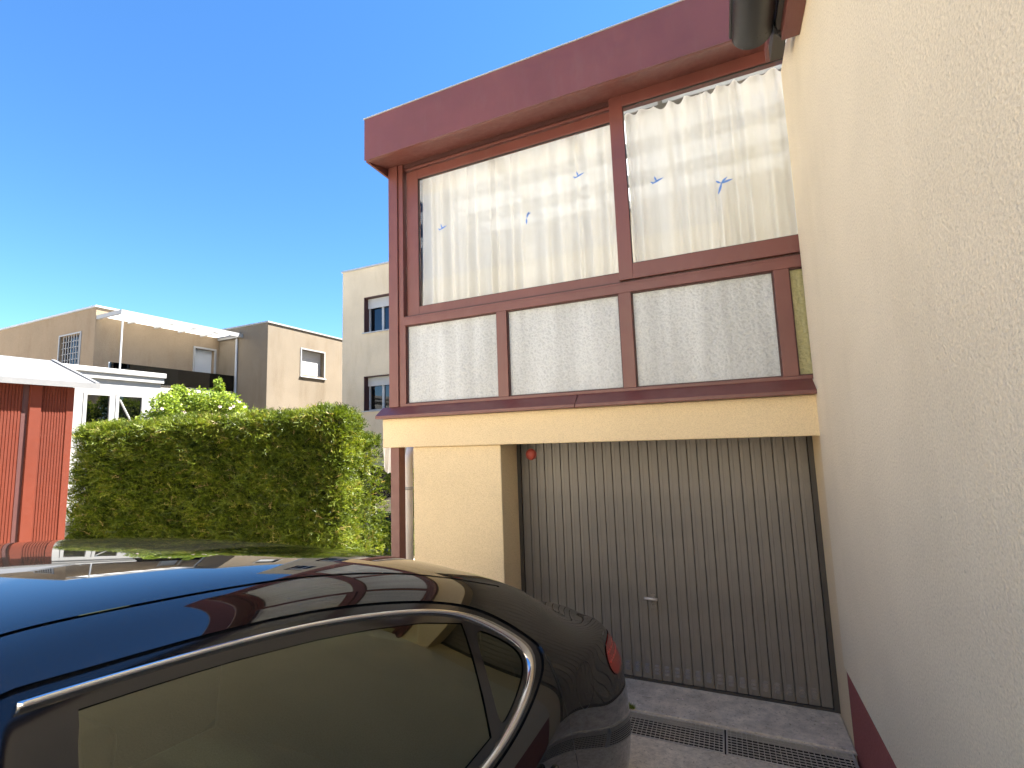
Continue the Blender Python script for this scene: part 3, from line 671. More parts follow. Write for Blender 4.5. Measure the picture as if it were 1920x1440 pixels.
# ------------------------------------------------------------------ hedge, bushes
def spray_mesh(name, P, D, Nn, L, W, mat, parent, tint, seg=4, leaflets=6):
    """P base points, D growth direction, Nn up-ish reference; curved tapering strand with side leaflets"""
    n = len(P); D = D/np.linalg.norm(D, axis=1, keepdims=True); S = np.cross(D, Nn); S /= np.linalg.norm(S, axis=1, keepdims=True)+1e-9; U = np.cross(S, D)
    curl = rng.uniform(-1.1, 1.1, n)[:, None]; droop = rng.uniform(.2, 1.0, n)[:, None]
    Vs = []; Ts = []; per = 0
    V = np.zeros((n, 2*(seg+1)+leaflets*3, 3)); 
    def at(t): return P+D*(L[:, None]*t)+S*(L[:, None]*curl*t*t*.45)-np.array([0, 0, 1.])*(L[:, None]*droop*t*t*.35)
    for i in range(seg+1):
        t = i/seg; c = at(t); w = (W*(1-.85*t))[:, None]
        V[:, 2*i] = c-S*w; V[:, 2*i+1] = c+S*w
    T = [(2*i, 2*i+1, 2*i+3) for i in range(seg)]+[(2*i, 2*i+3, 2*i+2) for i in range(seg)]
    b = 2*(seg+1)
    for k in range(leaflets):
        t = .15+.75*k/leaflets; sgn = 1 if k % 2 else -1; c = at(t); c2 = at(min(1, t+.10))
        ll = (L*rng.uniform(.22, .42, n)*(1-.4*t))[:, None]
        tip = c+D*ll*.8+S*ll*sgn*rng.uniform(.5, 1, n)[:, None]+U*ll*rng.uniform(-.5, .5, n)[:, None]
        V[:, b+3*k] = c; V[:, b+3*k+1] = c2+S*(W*.3)[:, None]*sgn; V[:, b+3*k+2] = tip; T.append((b+3*k, b+3*k+1, b+3*k+2))
    T = np.array(T); m = V.shape[1]
    TT = (T[None]+(np.arange(n)*m)[:, None, None]).reshape(-1, 3)
    return np_mesh(name, V.reshape(-1, 3), TT, mat, parent, np.repeat(tint, m))
def hedge_block(parent, A, B, depth, z0, zA, zB, n, core_in=.16, bulge=.05, L0=.20):
    A = np.array(A); B = np.array(B); ax = B-A; ln = np.hypot(*ax); ax = ax/ln; nr = np.array([ax[1], -ax[0]])  # outward = toward viewer
    # rounded box surface samples
    per = []
    u = rng.random(n); s = rng.random(n); typ = rng.random(n)
    a = np.empty(n); dpt = np.empty(n); z = np.empty(n); no = np.zeros((n, 3)); 
    f = typ < .62
    t2 = (typ >= .62) & (typ < .86); e = typ >= .86
    zt = zA+(zB-zA)*u
    a[:] = u*ln; dpt[f] = 0; z[f] = z0+(zt[f]-z0)*s[f]; no[f] = (nr[0], nr[1], .15)
    dpt[t2] = s[t2]*depth; z[t2] = zt[t2]; no[t2] = (0, 0, 1)
    a[e] = np.where(rng.random(e.sum()) < .75, ln, 0); dpt[e] = u[e]*depth; z[e] = z0+(np.where(a[e] > 0, zB, zA)-z0)*s[e]
    sg = np.where(a[e] > 0, 1, -1)[:, None]; no[e] = np.concatenate([sg*ax[None], np.full((e.sum(), 1), .1)], 1)
    # round the top front and right corner
    R = .22
    def rnd(p, q):  # p dist to edge 1, q dist to edge 2
        return np.where((p < R) & (q < R), R-np.hypot(R-p, R-q) , np.minimum(p, q))
    top = np.interp(a, [0, ln], [zA, zB])-z
    endd = ln-a
    inset = np.zeros(n)
    k1 = (top < R) & (dpt < R); d1 = R-np.hypot(R-top, R-dpt); sh = np.where(k1, np.minimum(d1, 0), 0)
    z += sh*.6; dpt -= sh*.6
    k2 = (endd < R) & (dpt < R); d2 = R-np.hypot(R-endd, R-dpt); sh = np.where(k2, np.minimum(d2, 0), 0); a += sh*.7; dpt -= sh*.7
    k3 = (endd < R) & (top < R); d3 = R-np.hypot(R-endd, R-top); sh = np.where(k3, np.minimum(d3, 0), 0); a += sh*.7; z += sh*.7
    # lumps
    lump = bulge*(np.sin(a*4.1+z*2.3)+.7*np.sin(a*9.3-z*5.1+1)+.6*np.sin(z*8.7+a*2.2))*.6
    P2 = A[None]+ax[None]*a[:, None]-nr[None]*dpt[:, None]
    P = np.concatenate([P2, z[:, None]], 1)
    nn = no/np.linalg.norm(no, axis=1, keepdims=True)
    P = P+nn*(lump-rng.random(n)**1.3*.22)[:, None]
    D = nn*.75+rng.normal(0, .55, (n, 3))+np.array([0, 0, .35])
    L = L0*rng.uniform(.45, 1.15, n); W = rng.uniform(.007, .013, n)
    tint = np.clip(rng.normal(.48, .2, n)+.12*np.sin(a*6+z*7), 0, .93); dead = rng.random(n) < .018; tint[dead] = 1
    o = spray_mesh('foliage', P, D, rng.normal(0, 1, (n, 3)), L, W, M['hedge'], parent, tint); o['kind'] = 'stuff'
    # dark core box, shade inside the hedge put into its colour
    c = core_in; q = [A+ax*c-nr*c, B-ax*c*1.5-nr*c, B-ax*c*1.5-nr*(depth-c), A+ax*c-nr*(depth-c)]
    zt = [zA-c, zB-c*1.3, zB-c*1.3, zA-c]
    MB().add([(*p, z0) for p in q]+[(*p, z_) for p, z_ in zip(q, zt)], [(3, 2, 1, 0), (4, 5, 6, 7), (0, 1, 5, 4), (1, 2, 6, 5), (2, 3, 7, 6), (3, 0, 4, 7)]).build('dark_core', M['hedge_in'], parent)
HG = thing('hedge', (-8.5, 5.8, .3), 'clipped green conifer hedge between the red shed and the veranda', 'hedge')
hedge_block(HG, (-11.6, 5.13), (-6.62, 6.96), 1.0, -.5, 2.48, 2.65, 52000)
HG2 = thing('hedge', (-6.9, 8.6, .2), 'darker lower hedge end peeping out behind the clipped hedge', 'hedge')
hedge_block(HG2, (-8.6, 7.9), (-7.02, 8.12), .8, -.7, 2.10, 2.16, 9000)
# flat leaves for bushes
def leaf_cloud(name, C, R, n, size, mat, parent, seed, flat=.5):
    r = np.random.default_rng(seed); k = r.integers(0, len(C), n); C = np.array(C); R = np.array(R)
    d = r.normal(0, 1, (n, 3)); d /= np.linalg.norm(d, axis=1, keepdims=True); rad = r.random(n)**.35
    P = C[k]+d*R[k]*rad[:, None]
    a = r.normal(0, 1, (n, 3)); a /= np.linalg.norm(a, axis=1, keepdims=True); b = np.cross(a, r.normal(0, 1, (n, 3))); b /= np.linalg.norm(b, axis=1, keepdims=True)
    s = size*r.uniform(.5, 1.2, n)[:, None]
    V = np.stack([P, P+a*s*.5+b*s*.32, P+a*s, P+a*s*.5-b*s*.32], 1).reshape(-1, 3)
    T = np.array([(0, 1, 2), (0, 2, 3)])[None]+(np.arange(n)*4)[:, None, None]
    o = np_mesh(name, V, T.reshape(-1, 3), mat, parent, np.repeat(np.clip(r.normal(.5, .25, n), 0, 1), 4)); o['kind'] = 'stuff'; return o
RB = thing('rose_bush', (-11.5, 7.4, 0), 'climbing rose bush with pale flowers behind the hedge below the black parapet', 'bush')
cs = [(-11.5, 6.75, 2.75), (-11.5, 7.1, 3.05), (-11.5, 7.5, 2.95), (-11.5, 7.9, 3.0), (-11.45, 8.3, 2.75), (-11.5, 6.45, 2.6), (-11.5, 7.0, 3.3), (-11.5, 7.95, 3.4), (-11.5, 8.55, 2.95), (-11.3, 7.4, 3.2), (-11.3, 6.6, 3.0), (-11.3, 8.0, 3.15)]
rs = [(.35, .35, .40), (.35, .35, .35), (.35, .4, .35), (.3, .35, .30), (.35, .4, .30), (.3, .3, .30), (.2, .2, .18), (.08, .12, .35), (.15, .2, .2), (.3, .4, .25), (.25, .3, .3), (.3, .4, .25)]
leaf_cloud('foliage', cs, rs, 9500, .075, M['bush'], RB, 4)
for i in range(9):
    a = random.choice(cs); MB().tube([(-11.5, 7.3, .3), ((a[0]-11.5)/2, (a[1]+7.3)/2+random.uniform(-.2, .2), (a[2]+.3)/2+.3), (a[0], a[1], a[2]+.1)], [.02, .014, .005], 6).build('stem', M['bark'], RB, True)
fl = MB()
for i in range(26):
    a = random.randrange(6); c = cs[a]; x, y, z = c[0]+random.uniform(.1, .42), c[1]+random.uniform(-.4, .4), c[2]+random.uniform(-.35, .3)
    for k in range(6):
        t = k*1.05; fl.add([(x, y, z), (x+.02+.03*math.cos(t), y+.035*math.cos(t), z+.035*math.sin(t)), (x+.02, y+.035*math.cos(t+.9), z+.035*math.sin(t+.9))], [(0, 1, 2)])
fl.build('flowers', M['petal'], RB)['kind'] = 'stuff'
DB = thing('shrub', (-7.9, 10.3, -.8), 'dark shaded shrubs before the ground-floor window behind the maroon post', 'shrub')
cs = [(-8.9, 10.4, -.5), (-8.2, 10.3, -.4), (-7.5, 10.3, -.5), (-6.8, 10.3, -.4), (-8.2, 10.7, .9), (-7.6, 10.6, .5), (-6.4, 10.0, -.3), (-7.9, 10.6, 1.15), (-7.5, 9.4, -.35), (-6.7, 9.5, -.3), (-5.9, 9.6, -.25)]
rs = [(.5, .4, .45), (.5, .4, .4), (.5, .4, .45), (.5, .4, .45), (.3, .25, .3), (.2, .25, .45), (.5, .4, .5), (.5, .3, .2), (.6, .4, .55), (.6, .4, .6), (.6, .4, .55)]
leaf_cloud('foliage', cs, rs, 9000, .10, M['bush'], DB, 9)
MB().tube([(-8.1, 10.5, -1), (-8.0, 10.6, .2), (-7.9, 10.6, 1.2)], [.04, .03, .01], 6).build('stem', M['bark'], DB, True)

# ------------------------------------------------------------------ car (parked on the ramp, tail toward the garage door)
AL = .098; CX, OY, OZ = -1.47, 3.02, .02
def sect(hw,zb,bw,zr,rw,zc,zm=None,low=.18):
    # body half width, belt height, belt half width, rail height, rail halfwidth, centre height
    return [(hw-.05,low),(hw+.014,low+.05),(hw+.020,.42),(hw+.004,.68),(hw-.018,zb-.10),(bw+.005,zb),
            ((bw+rw)/2+.012,(zb+zr)/2+.01),(rw+.005,zr),(rw-.085,zr+(zc-zr)*.72),(rw*.55,zc-.005),(0,zc)]
ST=[ # y, hw, zb, bw, zr, rw, zc
(-4.98,.10,.55,.10,.60,.08,.62),
(-4.96,.45,.58,.42,.63,.36,.66),
(-4.86,.74,.62,.68,.68,.60,.72),
(-4.55,.88,.72,.82,.79,.72,.82),
(-4.0,.915,.85,.86,.91,.76,.94),
(-3.75,.92,.90,.87,.97,.77,1.00),
(-3.50,.92,.93,.875,1.07,.76,1.14),
(-3.20,.92,.945,.875,1.25,.72,1.34),
(-2.90,.92,.95,.875,1.39,.685,1.485),
(-2.55,.92,.95,.875,1.405,.68,1.515),
(-2.2,.92,.95,.875,1.38,.678,1.50),
(-1.85,.92,.955,.875,1.325,.675,1.45),
(-1.5,.92,.955,.875,1.245,.675,1.365),
(-1.15,.92,.95,.87,1.155,.69,1.28),
(-.85,.905,.93,.86,1.03,.69,1.13),
(-.55,.886,.90,.83,.945,.66,1.0),
(-.30,.854,.875,.79,.905,.63,.955),
(-.12,.808,.85,.74,.885,.60,.94),
(-.05,.72,.82,.64,.865,.54,.92),
(-0.02,.46,.77,.42,.83,.36,.88),
(0.0,0,.72,0,.78,0,.84),
]
def net():
    N=[]
    for s in ST:
        y=s[0]; r=sect(*s[1:])
        row=[]
        for i,(x,z) in enumerate(r):
            sh=0
            if y>-.6: sh=(.06 if i<=3 else 0.02 if i==4 else -.03)*min(1,(y+.6)/.4)
            wf=min(1,max(0,(y+1.5)/.8)); wf=wf*wf*(3-2*wf)
            x*=1+wf*(.035,.035,.030,.004,-.022,-.012,0,0,0,0,0)[i]
            row.append((max(x,0),y+sh,z))
        N.append(row)
    return np.array(N)
def bas(t):
    return np.array([(1-t)**3,3*t**3-6*t**2+4,-3*t**3+3*t**2+3*t+1,t**3])/6
def evalS(N,u,v):
    # u in [0,ns-1] stations, v in [0,nr-1] rows ; clamp ends by linear extrapolated phantom; centre mirrored
    ns,nr,_=N.shape
    A=np.zeros((ns+2,nr+2,3)); A[1:-1,1:-1]=N
    A[0,1:-1]=2*N[0]-N[1]; A[-1,1:-1]=2*N[-1]-N[-2]
    A[:,0]=2*A[:,1]-A[:,2]; A[:,-1]=A[:,-3]*np.array([-1,1,1])
    iu=np.minimum(np.floor(u).astype(int),ns-2); tu=u-iu
    iv=np.minimum(np.floor(v).astype(int),nr-2); tv=v-iv
    bu=bas(tu); bv=bas(tv)
    out=np.zeros(u.shape+(3,))
    for a in range(4):
        for b in range(4):
            out+= (bu[a]*bv[b])[...,None]*A[iu+a,iv+b]
    return out
NET = net(); NS, NR = NET.shape[:2]; VC = NR-1          # v runs 0 (near sill) .. VC (centre line) .. 2*VC (far sill)
def surf(uv):
    uv = np.asarray(uv, float); u = np.clip(uv[..., 0], 0, NS-1); v = uv[..., 1]; far = v > VC
    p = evalS(NET, u, np.clip(np.where(far, 2*VC-v, v), 0, VC)); p[..., 0] *= np.where(far, -1, 1); return p
def surf_n(uv):
    uv = np.asarray(uv, float); e = .01
    du = surf(uv+[e, 0])-surf(uv-[e, 0]); dv = surf(uv+[0, e])-surf(uv-[0, e])
    far = uv[..., 1] > VC-1e-6
    n = np.cross(du, dv); n /= np.linalg.norm(n, axis=-1, keepdims=True)+1e-12; return n
_t = surf_n(np.array([10., 3.])); SGN = 1 if _t[0] > 0 else -1
def normals(uv): return SGN*surf_n(uv)
def to_world(p):
    c, s = math.cos(AL), math.sin(AL); p = np.asarray(p, float)
    return np.stack([CX+p[..., 0], OY+p[..., 1]*c+p[..., 2]*s, OZ-p[..., 1]*s+p[..., 2]*c], -1)
def rot_world(d):
    c, s = math.cos(AL), math.sin(AL); d = np.asarray(d, float)
    return np.stack([d[..., 0], d[..., 1]*c+d[..., 2]*s, -d[..., 1]*s+d[..., 2]*c], -1)
SU, SV = .33, .13
def bspl(pts, n, closed=False):
    p = np.array(pts, float)
    if closed: q = np.concatenate([p[-1:], p, p[:2]])
    else: q = np.concatenate([2*p[:1]-p[1:2], p, 2*p[-1:]-p[-2:-1]])
    m = len(q)-3; out = []
    t = np.linspace(0, m, n, endpoint=not closed)
    for x in t:
        i = min(int(x), m-1); b = bas(x-i); out.append(b@q[i:i+4])
    return np.array(out)
def pip(P, poly):
    x, y = P[:, 0], P[:, 1]; c = np.zeros(len(P), bool); n = len(poly); j = n-1
    for i in range(n):
        xi, yi = poly[i]; xj, yj = poly[j]
        k = ((yi > y) != (yj > y)) & (x < (xj-xi)*(y-yi)/(yj-yi+1e-15)+xi); c ^= k; j = i
    return c
def offset(poly, d):
    """offset a closed uv polygon by d metres (positive grows it)"""
    p = np.array(poly)*[SU, SV]; nx_ = np.roll(p, -1, 0)-np.roll(p, 1, 0); nx_ /= np.linalg.norm(nx_, axis=1, keepdims=True)+1e-12
    nn = np.stack([nx_[:, 1], -nx_[:, 0]], 1)
    ar = np.sum(p[:, 0]*np.roll(p[:, 1], -1)-np.roll(p[:, 0], -1)*p[:, 1]); s = 1 if ar > 0 else -1
    return (p+nn*d*s)/[SU, SV]
def mirror(poly): q = np.array(poly).copy(); q[:, 1] = 2*VC-q[:, 1]; return q[::-1]
def panel(name, mat, parent, outer, holes=(), off=0., du=.12, dv=.12, smooth=True):
    outer = np.array(outer); loops = [outer]+[np.array(h) for h in holes]
    V = []; E = []
    for lp in loops:
        b = len(V); V += [tuple(x) for x in lp]; E += [(b+i, b+(i+1) % len(lp)) for i in range(len(lp))]
    lo, hi = outer.min(0), outer.max(0)
    gu, gv = np.meshgrid(np.arange(lo[0]+du/2, hi[0], du), np.arange(lo[1]+dv/2, hi[1], dv)); G = np.stack([gu.ravel(), gv.ravel()], 1)
    ok = pip(G, outer)
    for h in holes: ok &= ~pip(G, h)
    V += [tuple(x) for x in G[ok]]
    vs, _, fs, *_r = delaunay_2d_cdt([Vector((x*SU, y*SV)) for x, y in V], E, [], 0, 1e-6)
    P = np.array([(p[0]/SU, p[1]/SV) for p in vs]); T = np.array([f[:3] for f in fs if len(f) == 3]); Cn = P[T].mean(1)
    ok = pip(Cn, outer)
    for h in holes: ok &= ~pip(Cn, h)
    T = T[ok]; used = np.unique(T); mp = -np.ones(len(P), int); mp[used] = np.arange(len(used)); P = P[used]; T = mp[T]
    Q = surf(P); Nm = normals(P); Q = Q+Nm*off
    W = to_world(Q); NW = rot_world(Nm)
    fn = np.cross(W[T[:, 1]]-W[T[:, 0]], W[T[:, 2]]-W[T[:, 0]]); fl = (fn*NW[T[:, 0]]).sum(1) < 0; T[fl] = T[fl][:, ::-1]
    o = np_mesh(name, W, T, mat, parent, None, True)
    o.data.normals_split_custom_set_from_vertices([tuple(x) for x in NW]); return o
def ribbon(name, mat, parent, A, B, prof, closed=False):
    """strip between uv polylines A and B; prof = [(fraction across, height off the surface)]"""
    A = np.array(A); B = np.array(B); n = len(A); rows = []
    for t, h in prof:
        uv = A*(1-t)+B*t; rows.append(to_world(surf(uv)+normals(uv)*h))
    V = np.concatenate(rows); F = []
    for k in range(len(prof)-1):
        for i in range(n-1 if not closed else n): j = (i+1) % n; F.append((k*n+i, k*n+j, (k+1)*n+j, (k+1)*n+i))
    m_ = len(prof)
    F += [tuple(k*n for k in range(m_)), tuple(k*n+n-1 for k in range(m_))]
    mb = MB(); mb.add(V, F); return mb.build(name, mat, parent, True)
gap_top = [(8.1, 7.60), (8.33, 7.46), (8.61, 7.38), (8.98, 7.33), (9.53, 7.27), (9.99, 7.20), (10.62, 7.11), (11.27, 6.97), (11.76, 6.66), (12.13, 6.22), (12.30, 5.90)]
rear_seam = [(12.33, 5.60), (12.31, 5.16), (12.28, 4.66), (12.30, 4.09), (12.36, 3.43), (12.42, 3.01), (12.36, 2.5), (12.10, 1.95), (11.8, 1.45), (11.7, 1.2)]
t_out = [(8.13, 7.44), (8.33, 7.34), (8.58, 7.26), (8.96, 7.19), (9.5, 7.13), (9.96, 7.07), (10.59, 6.99), (11.13, 6.86), (11.53, 6.64), (11.85, 6.34), (12.07, 6.04), (12.08, 5.74), (11.86, 5.46), (11.59, 5.26), (11.27, 5.10), (10.96, 5.01), (10.67, 4.97), (9.8, 4.95), (8.9, 4.94), (8.13, 4.93)]
_ti = [(8.13, 7.35), (8.30, 7.27), (8.58, 7.18), (8.96, 7.12), (9.47, 7.06), (9.93, 6.99), (10.56, 6.91), (11.04, 6.77), (11.39, 6.54), (11.67, 6.27), (11.86, 6.00), (11.86, 5.76), (11.70, 5.56), (11.47, 5.37), (11.19, 5.24), (10.87, 5.13), (10.62, 5.09), (9.8, 5.07), (8.9, 5.06), (8.13, 5.05)]
t_in = [(a*.84+c*.16, b*.84+d*.16) for (a, b), (c, d) in zip(_ti, t_out)]
g_door = [(8.30, 7.15), (8.58, 7.07), (8.93, 7.01), (9.44, 6.94), (9.9, 6.88), (10.5, 6.80), (11.03, 6.68), (10.97, 6.19), (10.90, 5.71), (10.83, 5.24), (10.4, 5.20), (9.5, 5.18), (8.9, 5.17), (8.30, 5.16)]
g_quar = [(11.16, 6.58), (11.40, 6.44), (11.62, 6.26), (11.80, 6.03), (11.81, 5.80), (11.67, 5.61), (11.42, 5.42), (11.20, 5.30), (10.99, 5.22), (11.03, 5.6), (11.09, 6.05)]
f_gap = [(8.08, 7.60), (7.75, 7.50), (7.35, 7.18), (6.9, 6.72), (6.4, 6.20), (5.9, 5.62), (5.55, 5.15), (5.5, 4.80)]
f_to = [(8.075, 7.45), (7.75, 7.34), (7.35, 7.03), (6.9, 6.58), (6.4, 6.06), (5.95, 5.52), (5.75, 5.20), (5.85, 4.98), (6.5, 4.94), (8.075, 4.93)]
f_ti = [(8.075, 7.36), (7.75, 7.25), (7.35, 6.94), (6.9, 6.49), (6.4, 5.97), (6.02, 5.52), (5.88, 5.25), (5.95, 5.09), (6.5, 5.06), (8.075, 5.05)]
f_glass = [(7.85, 7.15), (7.65, 7.08), (7.35, 6.84), (6.9, 6.40), (6.4, 5.88), (6.05, 5.45), (6.05, 5.22), (6.6, 5.18), (7.85, 5.16)]
gts = bspl(gap_top, 60); rss = bspl(rear_seam, 50)
rear_door = np.concatenate([gts, rss, [(11.6, 1.1), (8.09, 1.1)]])
fgs = bspl(f_gap, 40)
front_door = np.concatenate([fgs, [(5.45, 4.2), (5.4, 3.2), (5.4, 1.9), (5.6, 1.1), (8.08, 1.1)]])
P_open_r = np.concatenate([gts, [(12.36, 5.6), (12.20, 5.3), (11.9, 5.12), (11.6, 5.0), (11.27, 4.92), (10.9, 4.87), (10.4, 4.84), (8.10, 4.80)]])  # side window openings
o_r = np.concatenate([gts[:-1], bspl([(12.28, 5.86), (12.19, 5.55), (11.95, 5.34), (11.6, 5.13), (11.27, 4.98), (10.96, 4.90), (10.67, 4.87), (9.8, 4.85), (8.9, 4.84), (8.10, 4.83)], 50)])
o_f = np.concatenate([fgs[:-1], [(5.6, 4.95), (5.75, 4.86), (6.5, 4.84), (8.07, 4.83)]])
def circ(y, z, r, n=48, v0=0):
    """wheel arch as a uv polygon: sample points of the side surface nearest a circle in (y,z)"""
    uu, vv = np.meshgrid(np.linspace(1, 19, 900), np.linspace(0, 5, 300), indexing='ij'); S = surf(np.stack([uu, vv], -1)); out = []
    for k in range(n):
        a = math.pi*(-.04+1.08*k/(n-1)); py, pz = y+r*math.cos(a), max(z+r*math.sin(a), .0)
        if pz < .21: continue
        d = (S[..., 1]-py)**2+(S[..., 2]-pz)**2; i = np.unravel_index(d.argmin(), d.shape); out.append((uu[i], vv[i]))
    p = np.array(out); k = np.ones(5)/5
    q = p.copy(); q[2:-2] = np.stack([np.convolve(p[:, 0], k, 'valid'), np.convolve(p[:, 1], k, 'valid')], 1)
    return np.concatenate([q, [(q[-1][0], -.05), (q[0][0], -.05)]])
WR, WF = -1.34, -3.95
arch_r = circ(WR, .295, .325); arch_f = circ(WF, .30, .335)
fuel = bspl([(13.30, 4.90), (12.95, 4.86), (12.76, 4.72), (12.73, 4.36), (12.76, 3.96), (12.95, 3.72), (13.35, 3.72), (13.55, 3.9), (13.58, 4.4), (13.52, 4.75)], 48, True)
tail = bspl([(16.08, 4.62), (15.3, 4.55), (14.95, 4.42), (14.83, 4.0), (14.86, 3.60), (15.1, 3.25), (15.6, 3.12), (16.8, 3.15), (17.9, 3.3), (18.3, 3.6), (18.3, 4.3), (17.9, 4.6), (17.0, 4.66)], 60, True)
deck_n = bspl([(14.15, 9.9), (14.2, 9.0), (14.4, 8.2), (14.75, 7.4), (15.2, 6.7), (15.6, 6.3), (16.2, 6.05), (17.0, 5.85), (17.8, 5.6), (18.4, 5.2), (18.7, 4.6)], 50)
deck = np.concatenate([deck_n, mirror(deck_n)])
rw_n = np.array([(11.55, 9.9), (11.6, 9.0), (11.75, 8.35), (12.1, 8.05), (12.8, 7.85), (13.6, 7.75), (13.95, 7.9), (14.0, 8.6), (13.97, 9.9)]); rw_n = bspl(rw_n, 50); rw = np.concatenate([rw_n[1:-1], mirror(rw_n)[1:-1]])
ws_n = np.array([(7.95, 9.9), (7.93, 9.0), (7.8, 8.2), (7.4, 7.85), (6.6, 7.5), (5.9, 7.3), (5.2, 7.25), (4.95, 7.6), (4.75, 8.6), (4.65, 9.9)]); ws_n = bspl(ws_n, 50); wsd = np.concatenate([ws_n[1:-1], mirror(ws_n)[1:-1]])
seam_c = bspl([(7.95, 8.38), (8.21, 8.34), (8.44, 8.21), (8.73, 8.08), (9.16, 8.0), (9.56, 7.96), (9.9, 7.90), (10.36, 7.84), (10.9, 7.75), (11.65, 7.67), (12.3, 7.64)], 90)
def strip(c, w):
    p = c*[SU, SV]; t = np.gradient(p, axis=0); t /= np.linalg.norm(t, axis=1, keepdims=True); n = np.stack([-t[:, 1], t[:, 0]], 1)
    return (p-n*w)/[SU, SV], (p+n*w)/[SU, SV]
sa, sb = strip(seam_c, .0035); seam = np.concatenate([sa, sb[::-1]])
hood_n = bspl([(1.9, 9.9), (1.95, 8.5), (2.3, 7.3), (3.0, 6.6), (4.0, 6.4), (4.7, 6.45), (4.62, 7.2), (4.5, 8.5), (4.45, 9.9)], 50); hood = np.concatenate([hood_n[1:-1], mirror(hood_n)[1:-1]])
head = bspl([(1.3, 6.0), (1.2, 5.0), (1.5, 4.2), (2.2, 4.3), (2.9, 5.0), (3.0, 5.7), (2.4, 6.2)], 40, True)
CAR = thing('parked_car', (CX, .6, .3), 'glossy black sedan with chrome window trim parked before the garage', 'car')
G = .0026
def both(p): return [p, mirror(p)]
holes = []
union_r = offset(rear_door, G); union_f = offset(front_door, G)
for p in (union_r, union_f, arch_r, arch_f, offset(fuel, .0022), offset(tail, .0015), seam, offset(head, .002)): holes += both(p)
holes += [offset(deck, G), rw, wsd, offset(hood, G)]
# rear arch overlaps the rear door's trailing edge a little: keep the door clear of it
dom = np.array([(0.02, 0.0), (19.98, 0.0), (19.98, 2.*VC), (.02, 2.*VC)])
body = panel('body', M['car'], CAR, dom, holes, 0, .11, .11)
for k, f in enumerate((lambda p: p, mirror)):
    rd = panel('rear_door', M['car'], CAR, f(rear_door), [f(o_r), f(arch_r)], 0); fd = panel('front_door', M['car'], CAR, f(front_door), [f(o_f)], 0)
    for d_, op, gl in ((rd, o_r, (g_door, g_quar)), (fd, o_f, (f_glass,))):
        panel('window_frame', M['gloss_black'], d_, f(offset(op, .010)), [f(bspl(x, 90, True) if len(x) < 12 else np.array(x)) for x in gl], -.006, .1, .1)
        for x in gl: panel('window_glass', M['car_glass'], d_, f(offset(np.array(x), .012)), [], -.0095, .1, .1)
    for d_, A, B in ((rd, t_out, t_in), (fd, f_to, f_ti)):
        A, B = bspl(A, 140), bspl(B, 140)
        if k: A[:, 1] = 2*VC-A[:, 1]; B[:, 1] = 2*VC-B[:, 1]
        ribbon('chrome_trim', M['chrome'], d_, A, B, [(0, -.006), (.04, .001), (.2, .005), (.5, .0068), (.8, .005), (.96, .001), (1, -.006)])
    panel('fuel_flap' if not k else 'quarter_plate', M['car'], body, f(fuel), [], 0)
    tl = panel('tail_lamp', M['tail_red'], CAR, f(tail), [], .004, .08, .08)
    for q in (.35, .7):
        c_ = np.array([(15.0+.0*q, 3.45+q*.95), (15.6, 3.35+q*1.1), (16.6, 3.4+q*1.1), (17.8, 3.5+q*1.0)]); c_ = bspl(c_, 30)
        a_, b_ = strip(c_, .006)
        if k: a_[:, 1] = 2*VC-a_[:, 1]; b_[:, 1] = 2*VC-b_[:, 1]
        ribbon('lamp_rib', M['lamp_red'], tl, a_, b_, [(0, .003), (.3, .0065), (.7, .0065), (1, .003)])
    panel('headlamp', M['chrome'], CAR, f(head), [], .001, .1, .1)
    # dark backing behind the gaps
    for p in (union_r, union_f):
        q = f(p); pin = f(offset(rear_door if p is union_r else front_door, -.012)); panel('gap_seal', M['rubber'], body, f(offset(rear_door if p is union_r else front_door, .012)), [pin, f(arch_r)], -.010, .3, .3)
    panel('gap_seal', M['rubber'], body, f(offset(seam, .006)), [], -.005, .2, .2)
    panel('gap_seal', M['rubber'], body, f(offset(fuel, .01)), [f(offset(fuel, -.01))], -.008, .2, .2)
panel('gap_seal', M['rubber'], body, offset(deck, .012), [offset(deck, -.012)], -.010, .3, .3)
panel('gap_seal', M['rubber'], body, offset(hood, .012), [offset(hood, -.012)], -.010, .3, .3)
panel('trunk_lid', M['car'], CAR, deck, [], 0); panel('hood', M['car'], CAR, hood, [], 0)
panel('rear_window', M['car_glass'], CAR, offset(rw, .02), [], -.006); panel('windscreen', M['car_glass'], CAR, offset(wsd, .02), [], -.006)
# corner fairing behind the rear window trim
ribbon('trim_fin', M['gloss_black'], CAR, [(12.26, 5.90), (12.28, 5.5), (12.27, 5.1), (12.24, 4.7)], [(12.285, 5.90), (12.305, 5.5), (12.29, 5.1), (12.26, 4.7)], [(0, -.004), (.3, .004), (.7, .004), (1, -.004)])
